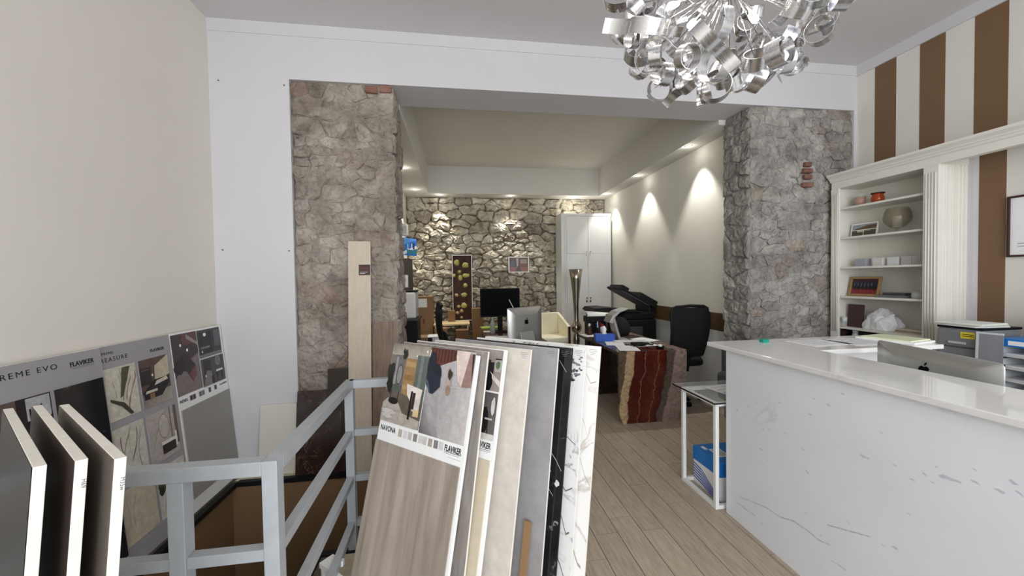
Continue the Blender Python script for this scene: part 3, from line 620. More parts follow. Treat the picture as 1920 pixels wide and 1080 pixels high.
# ------------------------------------------------------------------ central fan of leaning slabs
def fan(name, label, TR, ang, lean, wdt, mat, thick=0.010, cat='tile slab', group=None, H=1.185):
    a = math.radians(ang); e = Vector((math.cos(a), math.sin(a), 0)); n = Vector((math.sin(a), -math.cos(a), 0))
    if n.dot(Vector((0, 0, 1.5))-Vector(TR)) < 0: n = -n
    th = math.radians(lean); d = Vector((0, 0, -math.cos(th)))+n*math.sin(th)
    bl = Vector(TR)+e*wdt+d*H
    r = root(name, label, cat, group=group, mw=frame(bl, -e, -d))
    return r
def edge_box(r, wdt, H, t, face, edge='core'):
    MB().box(0, wdt, 0, t, 0, H).build('board', edge, r, 0.0012)
    box('printed_face' if face == 'white' else 'glazed_face', face, r, 0.0012, wdt-0.0012, -0.0007, 0.0004, 0.0012, H-0.0012)
# (TR, angle, lean, width, H)
Hh = 1.185
FAN = [((0.086, 1.645, 1.168), 138.0, 14.56, 0.562), ((0.126, 1.647, 1.168), 138.0, 11.9, 0.55), ((0.208, 1.665, 1.168), 138.0, 13.86, 0.575), ((0.319, 1.653, 1.168), 138.0, 12.63, 0.60),
       ((0.443, 1.650, 1.168), 138.0, 11.4, 0.62), ((0.507, 1.648, 1.168), 138.0, 11.67, 0.62), ((0.574, 1.652, 1.168), 138.0, 11.72, 0.64), ((0.644, 1.656, 1.168), 138.0, 12.99, 0.67)]
G2 = 'large tile samples leaning in a fan on the floor rack'
f1 = fan('sample_board', 'frontmost white-edged display board with two room pictures above a brown-grey striated tile', *FAN[0], None, cat='sample board', group=G2)
edge_box(f1, 0.562, Hh, 0.014, 'white', 'white')
MB().box(0.001, 0.548, -0.007, -0.0006, 0.02, Hh-0.462).build('striated_tile', 'travertine', f1, 0.001)
Hh = 1.2; FL = (172, 168, 168)
g_ = lambda *c: list(c)
picture('room_picture', f1, [((120, 112, 100), R4(0.002, 0.004, 0.272, 0.385)), ([(168, 160, 148), (180, 172, 160), (150, 144, 132), (120, 112, 102)], [(0.002, 0.06), (0.272, 0.10), (0.272, 0.004), (0.002, 0.004)]),
    ((108, 106, 104), R4(0.03, 0.06, 0.115, 0.25)), ((150, 148, 148), R4(0.045, 0.07, 0.06, 0.235)), ((60, 58, 60), disc(0.085, 0.155, 0.022, 0.05)), ((140, 136, 134), disc(0.085, 0.155, 0.018, 0.045)), ((156, 124, 84), R4(0.115, 0.07, 0.195, 0.27)), ((176, 146, 102), R4(0.12, 0.085, 0.19, 0.11)), ((138, 106, 68), R4(0.12, 0.15, 0.19, 0.175)), ((174, 142, 98), R4(0.12, 0.2, 0.19, 0.22)),
    ((92, 100, 96), R4(0.195, 0.05, 0.272, 0.27)), ((116, 124, 120), R4(0.22, 0.05, 0.24, 0.27)), ((250, 248, 236), disc(0.255, 0.028, 0.005, 0.006)), ((240, 236, 220), disc(0.19, 0.055, 0.004, 0.005)),
    ((98, 88, 78), [(0.002, 0.385), (0.272, 0.385), (0.272, 0.27), (0.12, 0.24), (0.002, 0.24)]), ((172, 164, 154), [(0.002, 0.385), (0.272, 0.385), (0.272, 0.345), (0.15, 0.33), (0.10, 0.275), (0.03, 0.275), (0.002, 0.30)]),
    ((84, 92, 86), R4(0.035, 0.205, 0.115, 0.235)), ((50, 46, 40), R4(0.045, 0.235, 0.05, 0.275)), ((50, 46, 40), R4(0.10, 0.235, 0.105, 0.275)), ((26, 30, 24), blob(0.028, 0.19, 0.022, 0.07, 21, 16, 0.45)), ((36, 40, 30), blob(0.02, 0.14, 0.02, 0.035, 22, 14, 0.5)), ((34, 38, 30), blob(0.105, 0.055, 0.016, 0.03, 23, 12, 0.5)), ((26, 26, 24), disc(0.075, 0.283, 0.036, 0.016)),
    ((222, 212, 204), [(0.155, 0.19), (0.265, 0.205), (0.262, 0.235), (0.24, 0.275), (0.20, 0.275), (0.165, 0.24)]), ((206, 196, 190), [(0.20, 0.275), (0.262, 0.235), (0.26, 0.30), (0.215, 0.31)]), ((24, 20, 20), R4(0.192, 0.22, 0.205, 0.35)), ((50, 40, 38), R4(0.206, 0.225, 0.225, 0.30)), ((214, 186, 140), R4(0.225, 0.30, 0.262, 0.33)), ((196, 190, 184), blob(0.06, 0.335, 0.05, 0.012, 24, 12, 0.4)), ((198, 192, 186), blob(0.05, 0.355, 0.04, 0.01, 25, 12, 0.4))], Hh)
picture('room_picture', f1, [([(150, 146, 146), (196, 190, 188), (186, 180, 180), (176, 172, 172)], R4(0.276, 0.004, 0.548, 0.392)), ([(86, 80, 82), (150, 146, 146), (176, 172, 172), (140, 136, 138)], [(0.276, 0.392), (0.40, 0.392), (0.33, 0.28), (0.276, 0.25)]), ((96, 52, 44), [(0.276, 0.06), (0.34, 0.085), (0.45, 0.045), (0.45, 0.004), (0.276, 0.004)]),
    *[((70, 36, 32), R4(0.285+0.02*k, 0.006, 0.292+0.02*k, 0.07-abs(k-3)*0.004)) for k in range(8)], ((214, 196, 188), [(0.44, 0.03), (0.465, 0.135), (0.49, 0.16), (0.52, 0.004), (0.44, 0.004)]), ((150, 118, 112), [(0.49, 0.16), (0.545, 0.155), (0.546, 0.012), (0.52, 0.012)]), ((60, 34, 34), [(0.532, 0.012), (0.546, 0.012), (0.546, 0.15)]),
    ((26, 32, 44), disc(0.297, 0.085, 0.026, 0.062)), ((22, 28, 40), disc(0.333, 0.125, 0.033, 0.05)), ((30, 38, 54), [(0.275, 0.12), (0.31, 0.11), (0.365, 0.14), (0.368, 0.175), (0.33, 0.212), (0.31, 0.212), (0.278, 0.175)]), ((74, 92, 112), [(0.275, 0.15), (0.29, 0.16), (0.312, 0.212), (0.30, 0.208)]), ((178, 160, 146), R4(0.405, 0.135, 0.43, 0.165)), ((150, 126, 108), disc(0.418, 0.185, 0.013, 0.022)), ((60, 46, 40), blob(0.42, 0.115, 0.012, 0.024, 26, 10, 0.35)),
    ((200, 196, 194), [(0.43, 0.165), (0.49, 0.16), (0.49, 0.1625), (0.43, 0.168)]), ((158, 152, 152), [(0.352, 0.22), (0.354, 0.22), (0.385, 0.34), (0.383, 0.34)])], Hh)
text('lettering', 'NAVONA', 0.034, 'ink', f1, 0.014, Hh-0.428, bold=0.0006, fit=0.112)
text('lettering', 'FLAVIKER', 0.034, 'ink', f1, 0.446, Hh-0.430, bold=0.0009, fit=0.096)
box('underline', 'ink', f1, 0.446, 0.542, -0.0012, -0.0006, Hh-0.4345, Hh-0.4325); box('underline', 'ink', f1, 0.446, 0.530, -0.0012, -0.0006, Hh-0.4405, Hh-0.4395)
for u, c in ((0.145, (186, 174, 158)), (0.180, (214, 212, 210)), (0.212, (190, 184, 178)), (0.248, (136, 134, 132)), (0.283, (212, 210, 208)), (0.310, (196, 190, 186)), (0.345, (172, 160, 148)), (0.380, (132, 126, 130)), (0.412, (206, 204, 202))): picture('colour_swatch', f1, [(c, R4(u, 0.402, u+0.026, 0.436))], Hh)
box('fine_print', 'grey_ink', f1, 0.47, 0.545, -0.0009, -0.0005, Hh-0.4535, Hh-0.4525)
lab = {}
def stamp(r, wdt):
    for k, l in enumerate((0.034, 0.04, 0.026, 0.018)): box('fine_print', 'grey_ink', r, wdt-0.035-l/2, wdt-0.035+l/2, -0.0012, -0.0006, Hh-0.018-k*0.0075, Hh-0.0165-k*0.0075)
spec = [(1, 'slab of grey striated travertine-look tile just behind the front board', 'travertine_grey', 'core'), (3, 'beige concrete-look slab with small pits, right of the second board', 'beige_concrete', 'core'),
        (4, 'plain mid grey concrete-look slab in the middle of the fan', 'concrete', 'core'), (5, 'polished black marble slab with thin white veins', 'black_marble', 'black'),
        (6, 'white slab with dark grey leaf-like veins, second from the right', 'arabesque', 'core'), (7, 'white slab with faint warm veins, rightmost of the fan', 'calacatta', 'core')]
for k, lb, mt, eg in spec:
    r = fan('tile_slab', lb, *FAN[k], mt, group=G2); edge_box(r, FAN[k][3], Hh, 0.010, mt, eg); stamp(r, FAN[k][3])
    if k == 6:
        rd = random.Random(5); it = []
        for q in range(26):
            cu = 0.565+rd.uniform(-0.025, 0.028); cv = 0.10+rd.uniform(-0.055, 0.055); it.append((rd.choice(((90, 92, 96), (130, 132, 136), (60, 62, 66))), blob(cu, cv, rd.uniform(.003, .014), rd.uniform(.003, .008), q, 9, 0.5)))
        for pts, w_ in (([(0.52, 0.40), (0.55, 0.405), (0.59, 0.43)], .002), ([(0.53, 0.60), (0.56, 0.63), (0.59, 0.61)], .003), ([(0.52, 0.70), (0.55, 0.74), (0.575, 0.80), (0.59, 0.79)], .004), ([(0.53, 0.88), (0.56, 0.93), (0.585, 0.98)], .004)): it.append(((120, 118, 118), [(u, v-w_) for u, v in pts]+[(u, v+w_) for u, v in pts][::-1]))
        picture('vein_pattern', r, [(c_, [(u+FAN[k][3]-0.61, v) for u, v in p_]) for c_, p_ in it], Hh, y=-0.0008, dy=0.00004)
    if k == 7:
        it = []
        for pts, w_ in (([(0.55, 0.13), (0.575, 0.17), (0.60, 0.16)], .0025), ([(0.53, 0.30), (0.56, 0.35), (0.575, 0.40)], .002), ([(0.52, 0.46), (0.55, 0.50), (0.58, 0.57), (0.605, 0.60)], .0025), ([(0.51, 0.84), (0.55, 0.87), (0.575, 0.92), (0.59, 0.93)], .006)): it.append(((176, 166, 154), [(u, v-w_) for u, v in pts]+[(u, v+w_) for u, v in pts][::-1]))
        picture('vein_pattern', r, [(c_, [(u+FAN[k][3]-0.61, v) for u, v in p_]) for c_, p_ in it], Hh, y=-0.0008, dy=0.00004)
    if k == 5:
        it = []
        for pts, w_ in (([(0.55, 0.06), (0.59, 0.11)], .0012), ([(0.54, 0.46), (0.57, 0.49), (0.60, 0.53)], .0016), ([(0.54, 0.53), (0.55, 0.545)], .003), ([(0.53, 0.60), (0.57, 0.64)], .0014), ([(0.50, 0.92), (0.53, 1.02), (0.55, 1.10)], .0016)): it.append(((200, 200, 200), [(u, v-w_) for u, v in pts]+[(u, v+w_) for u, v in pts][::-1]))
        it.append(((214, 216, 218), blob(0.585, 0.585, 0.014, 0.012, 4, 11, 0.5)))
        picture('vein_pattern', r, [(c_, [(u+FAN[k][3]-0.61, v) for u, v in p_]) for c_, p_ in it], Hh, y=-0.0008, dy=0.00004)
f3 = fan('sample_board', 'second white-edged display board, its dark room pictures showing at the right edge', *FAN[2], None, cat='sample board', group=G2)
edge_box(f3, 0.575, Hh, 0.014, 'white', 'white')
MB().box(0.001, 0.562, -0.007, -0.0006, 0.02, Hh-0.47).build('sand_tile', 'cream_tile', f3, 0.001)
picture('room_picture', f3, [((150, 140, 134), R4(0.002, 0.004, 0.562, 0.185)), ((70, 62, 60), R4(0.002, 0.05, 0.50, 0.185)), ((44, 38, 40), R4(0.47, 0.06, 0.52, 0.16)), ((176, 172, 166), R4(0.525, 0.045, 0.56, 0.10)), ((90, 110, 74), blob(0.542, 0.07, 0.013, 0.018, 31)), ((24, 22, 24), R4(0.525, 0.042, 0.56, 0.047)),
    ((208, 200, 190), [(0.50, 0.10), (0.562, 0.14), (0.562, 0.165), (0.50, 0.12)]), ((16, 16, 18), blob(0.50, 0.145, 0.022, 0.04, 32)), ((98, 92, 90), R4(0.002, 0.192, 0.562, 0.385)), ((30, 26, 28), blob(0.49, 0.31, 0.035, 0.06, 33)), ((190, 184, 180), R4(0.505, 0.30, 0.545, 0.308)), ((40, 34, 36), sl([(0.52, 0.31), (0.525, 0.37)], .004)), ((204, 198, 192), R4(0.48, 0.365, 0.562, 0.39)), ((210, 206, 200), blob(0.542, 0.25, 0.010, 0.04, 34))], Hh)
text('lettering', 'FLAVIKER', 0.034, 'ink', f3, 0.460, Hh-0.426, bold=0.0009, fit=0.095)
box('underline', 'ink', f3, 0.446, 0.554, -0.0012, -0.0006, Hh-0.4335, Hh-0.4315); box('underline', 'ink', f3, 0.456, 0.554, -0.0012, -0.0006, Hh-0.4395, Hh-0.4385)
sp = fan('cardboard_spacer', 'narrow brown cardboard strip standing between the beige and grey slabs', (0.34, 1.52, 0.46), 138.0, 12.6, 0.10, None, cat='cardboard', H=0.43)
MB().box(0, 0.034, 0, 0.004, 0, 0.43).build('strip', 'cardboard', sp)
# rack that carries the fan
a = math.radians(139.5); e = Vector((-math.cos(a), -math.sin(a), 0)); nrm = Vector((math.sin(a), math.cos(a)*-1, 0))
if nrm.x > 0: nrm = -nrm
rk = root('floor_rack', 'low marble rack with white corner brackets under the fan of slabs', 'rack', mw=frame((-0.63, 1.93, 0), e, (0, 0, 1)))
box('base', 'pale_marble', rk, 0.0, 0.68, -0.02, 0.74, 0.0, 0.010, 0.002)
box('front_lip', 'calacatta', rk, 0.03, 0.70, -0.045, -0.025, 0.0, 0.13, 0.003)
MB().prism([(-0.03, -0.05), (0.055, -0.05), (0.055, -0.035), (0.03, -0.02), (0.06, 0.015), (0.05, 0.03), (-0.03, 0.02)], 0.12, 0.145, 'z').build('bracket', 'white', rk)
MB().box(-0.025, -0.012, -0.045, 0.02, 0.0, 0.12).build('bracket', 'white', rk)
sc_ = root('marble_offcut', 'dark red veined marble offcut on the floor in front of the rack', 'marble piece', (-0.60, 1.75, 0.0), 0.5)
MB().prism([(-0.07, -0.03), (0.02, -0.05), (0.08, 0.0), (0.03, 0.045), (-0.05, 0.04)], 0.0, 0.05, 'z').build('stone_body', 'rosso', sc_, 0.004)

# ------------------------------------------------------------------ dark slabs at lower left
for k, (tx, ty, mt, lb) in enumerate(((-0.649, 0.810, 'grey_slab', 'taupe tile slab seen edge-on, rightmost of three beside the camera'), (-0.718, 0.815, 'dark_slab', 'dark brown tile slab seen edge-on, middle of three at lower left'), (-0.772, 0.800, 'black_slab', 'black glossy tile slab seen edge-on, leftmost of three'))):
    e = Vector((0.746, -0.666, 0)); n = Vector((-0.666, -0.746, 0)); th = math.radians(4.5)
    d = Vector((0, 0, -math.cos(th)))+n*math.sin(th); bl = Vector((tx, ty, 1.17))-e*0.6+d*1.172
    r = root('tile_slab', lb, 'tile slab', group='thick slabs standing at the lower left', mw=frame(bl, e, -d))
    MB().box(0, 0.6, 0, 0.017, 0, 1.172).build('board', 'core', r, 0.001)
    box('glazed_face', mt, r, 0.0, 0.599, -0.0012, 0.0, 0.0, 1.171)
    if k < 2: text('edge_marking', 'M35w' if k == 0 else 'H69', 0.010, 'grey_ink', r, 0.6003, 1.135, y=0.010, rot=(PI/2, PI/2, PI/2))

# ------------------------------------------------------------------ planks and tiles against the left pillar
def lean(name, label, x0, x1, z1, mat, cat='tile plank', dy=0.10, y=YP-0.005, t=0.010, group='tile offcuts leaning against the stone pillar and partition', z0=0.0, edge='core'):
    top = Vector((x0, y-t, z1)); bot = Vector((x0, y-t-dy, z0)); r = root(name, label, cat, group=group, mw=frame(bot, (1, 0, 0), top-bot)); L = (top-bot).length
    MB().box(0, x1-x0, 0, t, 0, L).build('body', edge, r, 0.001); box('glazed_face', mat, r, 0.0008, x1-x0-0.0008, -0.0008, 0.0004, 0.0008, L-0.0008)
    return r, L
bp, L = lean('tile_plank', 'tall beige tile plank with a small dark sticker, leaning on the stone pillar', -0.865, -0.693, 1.822, 'beige_plank', dy=0.14, y=YP-0.02)
st = box('sticker', 'dark_wood', bp, 0.082, 0.170, -0.0018, -0.0008, L-0.275, L-0.190)
text('sticker_lettering', 'HARMONIA', 0.011, 'red', bp, 0.092, L-0.222, y=-0.0022); 
for k in range(2): box('fine_print', 'white', bp, 0.092, 0.150-k*0.02, -0.0022, -0.0018, L-0.252-k*0.010, L-0.249-k*0.010)
lean('tile_plank', 'walnut-brown wood-look plank leaning at the right edge of the pillar', -0.690, -0.495, 1.172, 'walnut_plank', dy=0.12, y=YP-0.025)
lean('tile_slab', 'plain chocolate-brown tile leaning on the pillar, right of the dark marble one', -1.045, -0.870, 0.80, 'dark_plank', 'tile slab', 0.09, YP-0.02, edge='dark_plank')
lean('tile_slab', 'dark brown veined marble tile leaning at the left foot of the pillar', -1.272, -0.935, 0.635, 'emperador', 'tile slab', 0.085, YP-0.035, edge='emperador')
lean('tile_slab', 'white grey-veined marble tile leaning on the white partition', -1.560, -1.292, 0.535, 'pale_marble', 'tile slab', 0.06, YP-0.006)

# ------------------------------------------------------------------ reception counter
ct = root('reception_counter', 'long white marble reception counter with a thick polished top', 'counter', (1.66, 2.154, 0))
CZ = 1.037; YE = -0.5-2.154
MB().box(0.0, 0.02, YE, 0.0, 0, CZ).build('front_panel', 'counter_front', ct, 0.0015)
# the slab's own grey flecks and veins (y, z, size), as flat inlays in the stone
FLECKS = [(2.058, 0.685, 1), (1.752, 0.828, 0.7), (1.559, 0.911, 0.6), (1.489, 0.904, 0.9), (1.425, 0.974, 0.6), (2.118, 0.953, 0.5), (2.001, 0.677, 0.5), (1.577, 0.828, 0.8), (1.86, 0.647, 0.8), (1.82, 0.657, 0.6), (1.715, 0.682, 0.6), (1.618, 0.643, 0.9), (1.877, 0.527, 1), (1.833, 0.479, 0.5), (1.34, 0.737, 1.3), (1.594, 0.543, 0.8), (1.27, 0.865, 0.5), (1.224, 0.757, 0.5), (1.13, 0.77, 0.8), (1.166, 0.73, 0.7), (1.106, 0.753, 0.6), (1.07, 0.789, 1.5), (1.038, 0.792, 0.8), (0.994, 0.813, 0.9), (0.937, 0.816, 1), (0.909, 0.858, 1), (0.897, 0.832, 0.8), (1.096, 0.813, 0.5), (0.997, 0.854, 0.4), (1.176, 0.596, 0.6), (1.872, 0.111, 0.7), (1.397, 0.42, 0.5), (1.6, 0.336, 0.4), (1.521, 0.278, 0.5), (1.221, 0.435, 0.9), (1.262, 0.415, 0.6), (1.964, 0.738, 0.8), (1.911, 0.776, 0.6), (1.322, 0.739, 0.8)]
VEINS = [[(2.039, 0.165), (1.946, 0.191), (1.844, 0.218), (1.751, 0.223), (1.665, 0.253), (1.587, 0.256), (1.538, 0.249), (1.481, 0.261)],
    [(1.492, 0.347), (1.427, 0.373), (1.357, 0.399), (1.311, 0.416)],
    [(1.475, 0.194), (1.437, 0.201), (1.406, 0.203)],
    [(2.059, 0.118), (1.982, 0.12), (1.92, 0.124)]]
fk = MB(); rd = random.Random(4)
for (fy, fz, fs) in FLECKS:
    n = 9; a0 = rd.uniform(-0.5, 0.1); pts = []
    for i in range(n):
        a = 2*PI*i/n; ra = 0.013*fs*rd.uniform(0.6, 1.3); rb = 0.0045*fs*rd.uniform(0.6, 1.4); u, v = ra*math.cos(a), rb*math.sin(a); pts.append((fy-1*(u*math.cos(a0)-v*math.sin(a0))-2.154, fz+u*math.sin(a0)+v*math.cos(a0)))
    fk.add([(-0.0006, p[0], p[1]) for p in pts], [tuple(range(n))], 0)
for vn in VEINS:
    for i in range(len(vn)-1):
        (y0, z0), (y1, z1) = vn[i], vn[i+1]
        for q in range(4):
            t0, t1 = q/4, (q+1.15)/4; w0 = 0.0022*(0.5+rd.random()); w1 = 0.0022*(0.5+rd.random()); j = rd.uniform(-.002, .002)
            fk.add([(-0.0005, y0+(y1-y0)*t0-2.154, z0+(z1-z0)*t0-w0+j), (-0.0005, y0+(y1-y0)*t1-2.154, z0+(z1-z0)*t1-w1), (-0.0005, y0+(y1-y0)*t1-2.154, z0+(z1-z0)*t1+w1), (-0.0005, y0+(y1-y0)*t0-2.154, z0+(z1-z0)*t0+w0+j)], [(0, 1, 2, 3)], 0)
M['fleck'] = plain('grey_marble_fleck', s2l(206, 209, 217), 0.28, var=0.10, scale=60)
tag(fk.build('marble_flecks', 'fleck', ct), kind='stuff')
MB().box(0.02, 0.36, -0.02, 0.0, 0, CZ).build('end_panel', 'counter_front', ct, 0.001)
MB().box(-0.035, 0.385, YE, 0.136, CZ, CZ+0.027).build('top_slab', 'counter_top', ct, 0.004)
MB().box(0.3855, 1.24, -0.27, 0.136, CZ, CZ+0.027).build('return_slab', 'counter_top', ct, 0.003)
MB().box(0.42, 1.20, 0.02, 0.04, 0, CZ).box(1.18, 1.20, -0.24, 0.02, 0, CZ).build('return_panel', 'white', ct, 0.001)
MB().box(0.022, 1.0, YE, -0.29, 0.72, 0.745).build('desk_top', 'white', ct, 0.002)
MB().box(0.02, 0.04, YE, -0.02, 0.0, 0.72).box(0.96, 0.98, YE, YE+0.5, 0, 0.72).build('desk_support', 'white', ct)
tg = root('glass_dish', 'small teal glass dish standing on the counter near its left end', 'dish', (1.96, 2.19, CZ+0.027))
MB().box(-0.022, 0.022, -0.016, 0.016, 0.0, 0.004).box(-0.022, 0.022, -0.016, -0.012, 0.004, 0.02).box(-0.022, 0.022, 0.012, 0.016, 0.004, 0.02).box(-0.022, -0.018, -0.012, 0.012, 0.004, 0.02).box(0.018, 0.022, -0.012, 0.012, 0.004, 0.02).build('body', 'teal', tg)
PZ = CZ+0.0275
def paper(label, x, y, z, w_, l_, rz=0.0, mat='white_matt', group=None, thick=0.0012, lines=0, name='paper_sheet', cat='paper', lm='grey_ink'):
    r = root(name, label, cat, (x, y, z), rz, group)
    MB().box(-w_/2, w_/2, -l_/2, l_/2, 0, thick).build('sheet', mat, r)
    for k in range(lines): MB().box(-w_*0.4, w_*(0.4-0.2*(k % 2)), l_*(0.36-0.8*k/max(lines, 1)), l_*(0.36-0.8*k/max(lines, 1))+0.004, thick, thick+0.0004).build('printed_line', lm, r)
    return r
paper('printed sheet lying on the counter return nearest the teal dish', 2.26, 2.10, PZ, 0.30, 0.21, 0.1, lines=5)
paper('wide printed drawing lying on the counter return beside the pale green folder', 2.55, 2.07, PZ, 0.34, 0.24, -0.06, lines=7)
fo = root('paper_stack', 'loose stack of white paper under a pale green sheet on the counter return', 'papers', (2.79, 2.07, PZ), 0.2)
MB().box(-0.11, 0.11, -0.15, 0.15, 0, 0.012).build('sheet', 'white_matt', fo); MB().box(-0.105, 0.105, -0.13, 0.12, 0.012, 0.020).build('green_sheet', 'pale_yellow', fo)
def apple(parent, cx, cz, s, y, mat='black_gloss', sx=1):
    body = [(0, .30), (.10, .36), (.22, .38), (.34, .32), (.42, .20), (.36, .13), (.32, .02), (.36, -.10), (.44, -.17), (.38, -.32), (.26, -.46), (.15, -.47), (.05, -.44), (0, -.43), (-.05, -.44), (-.15, -.47), (-.26, -.46), (-.38, -.32), (-.45, -.10), (-.45, .10), (-.38, .26), (-.24, .37), (-.10, .35)]
    leaf = [(0.0, .42), (.03, .55), (.12, .66), (.22, .70), (.21, .58), (.13, .47)]
    for nm, p in (('emblem', body), ('emblem_leaf', leaf)):
        pts = [(cx+sx*u*s, cz+v*s) for u, v in p]
        MB().prism(pts, y, y+0.0012, 'y').build(nm, mat, parent)
def computer(label, loc, rz, W=0.65, H=0.49, zb=0.13, group='silver all-in-one computers seen from behind'):
    """local frame: back faces -y; base at origin"""
    r = root('all_in_one_computer', label, 'computer', loc, rz, group)
    
    n = 10; R_ = 0.02
    def rr(i):
        pts = []
        for (cx, cz, a0) in ((W/2-R_, zb+R_, -90), (W/2-R_, zb+H-R_, 0), (-W/2+R_, zb+H-R_, 90), (-W/2+R_, zb+R_, 180)):
            for q in range(5): a = math.radians(a0+90*q/4); pts.append((cx+(R_-i)*math.cos(a), cz+(R_-i)*math.sin(a)))
        return pts
    m = MB(); o0, o1 = rr(0.0), rr(0.004); N = len(o0)
    vs = [(x, 0.0, z) for x, z in o0]+[(x, -0.006, z) for x, z in o1]+[(x*0.6, -0.030, zb+H/2+(z-zb-H/2)*0.6) for x, z in o1]
    fs = [(i, (i+1) % N, N+(i+1) % N, N+i) for i in range(N)]+[(N+i, N+(i+1) % N, 2*N+(i+1) % N, 2*N+i) for i in range(N)]+[tuple(range(2*N, 3*N))]
    m.add(vs, fs, 0, True); m.build('back_shell', 'alu', r)
    MB().box(-W/2+0.004, W/2-0.004, 0.0, 0.004, zb+0.004, zb+H-0.004).build('screen', 'black_gloss', r)
    apple(r, 0, zb+H*0.60, 0.062, -0.0315)
    s = MB(); s.prism([(-0.105, 0.0), (0.10, 0.0), (0.10, 0.006), (-0.06, 0.008), (-0.055, 0.02), (0.0, 0.22), (-0.012, 0.225), (-0.075, 0.02)][::-1], -0.095, 0.095, 'x')
    s.build('stand', 'alu', r, 0.002)
    return r
computer('silver computer seen from behind over the reception counter', (2.235, 1.50, 0.745), math.radians(-104.6)+0.0, 0.60, 0.255)
# ------------------------------------------------------------------ glass side table, ream box, grey chair
gt = root('glass_side_table', 'white metal frame side table with a clear glass top beside the counter end', 'side table', (1.61, 2.185, 0))
def fb(x0, x1, y0, y1, z0, z1): MB().box(x0, x1, y0, y1, z0, z1).build('frame_bar', 'white', gt, 0.002)
W3, D3, H3_, q = 0.42, 0.375, 0.69, 0.025
for x in (0, W3-q):
    for y in (0, D3-q): MB().box(x, x+q, y, y+q, 0, H3_).build('leg', 'white', gt, 0.002)
    for z in (0, H3_-q): fb(x, x+q, q, D3-q, z, z+q)
for y in (0, D3-q):
    for z in (0, H3_-q): fb(q, W3-q, y, y+q, z, z+q)
gp = MB().box(-0.03, W3+0.03, -0.03, D3+0.06, H3_, H3_+0.010).build('glass_top', 'glass', gt)
for a_ in ((-0.032, -0.03, -0.032, D3+0.062), (-0.03, W3+0.03, -0.032, -0.03)): MB().box(a_[0], a_[1], a_[2], a_[3], H3_, H3_+0.010).build('glass_edge', 'glass_edge', gt)
paper('white printed sheet lying on the glass side table', 1.87, 2.36, H3_+0.0105, 0.22, 0.29, 0.15, lines=4)
rb = root('paper_ream_box', 'blue and white printed carton of copy paper inside the glass side table frame', 'box', (1.69, 2.25, 0.0))
MB().box(0, 0.27, 0, 0.285, 0, 0.185).build('carton', 'white_matt', rb, 0.003)
MB().box(-0.003, 0.273, -0.003, 0.288, 0.165, 0.262).build('lid', 'blue', rb, 0.004)
it = []
for k in range(6): it.append(((30, 84, 178), [(0.0, 0.02+k*0.020), (0.09, 0.035+k*0.019), (0.19, 0.09+k*0.013), (0.285, 0.155+k*0.003), (0.285, 0.158+k*0.003), (0.19, 0.099+k*0.013), (0.09, 0.045+k*0.019), (0.0, 0.028+k*0.020)]))
wv = picture('printed_waves', rb, it, 0.165, y=-0.0008); wv.rotation_euler = (0, 0, -PI/2); wv.location = (0, 0.285, 0)
MB().box(0.06, 0.14, 0.08, 0.20, 0.262, 0.2635).build('label', 'white_matt', rb)
for k in range(4): MB().box(0.07+k*0.016, 0.077+k*0.016, 0.09, 0.19, 0.2635, 0.264).build('printed_line', 'grey_ink', rb)
MB().box(0.03, 0.055, 0.20, 0.25, 0.262, 0.2635).build('label', 'white_matt', rb)
M['grey_fabric'] = plain('slate_fabric', s2l(74, 80, 80), 0.95, var=0.2, scale=40, bmp=0.3, bs=300)
gc = root('grey_armchair', 'slate grey upholstered swivel chair mostly hidden behind the counter end', 'chair', (2.60, 2.88, 0), 0.1)
def pad(x0, x1, y0, y1, z0, z1, mat, nm, par, b=0.04, tilt=0.0):
    m = MB(); R = Matrix.Translation(((x0+x1)/2, (y0+y1)/2, (z0+z1)/2)) @ Matrix.Rotation(tilt, 4, 'X')
    a, c, d = (x1-x0)/2, (y1-y0)/2, (z1-z0)/2
    m.box(-a, a, -c, c, -d, d, mat=R); o = m.build(nm, mat, par, b); o.modifiers['bevel'].segments = 4
    for p in o.data.polygons: p.use_smooth = True
    return o
pad(-0.26, 0.26, -0.26, 0.22, 0.42, 0.52, 'grey_fabric', 'seat', gc)
pad(-0.25, 0.25, 0.16, 0.25, 0.50, 0.90, 'grey_fabric', 'backrest', gc)
pad(-0.34, -0.24, -0.2, 0.2, 0.42, 0.66, 'grey_fabric', 'armrest', gc); pad(0.24, 0.34, -0.2, 0.2, 0.42, 0.66, 'grey_fabric', 'armrest', gc)
MB().tube([(0, 0, 0.05), (0, 0, 0.42)], 0.03).build('column', 'chrome', gc)
MB().lathe([(0.24, 0.0), (0.24, 0.012), (0.05, 0.03), (0.03, 0.06)], 24).build('base', 'chrome', gc)

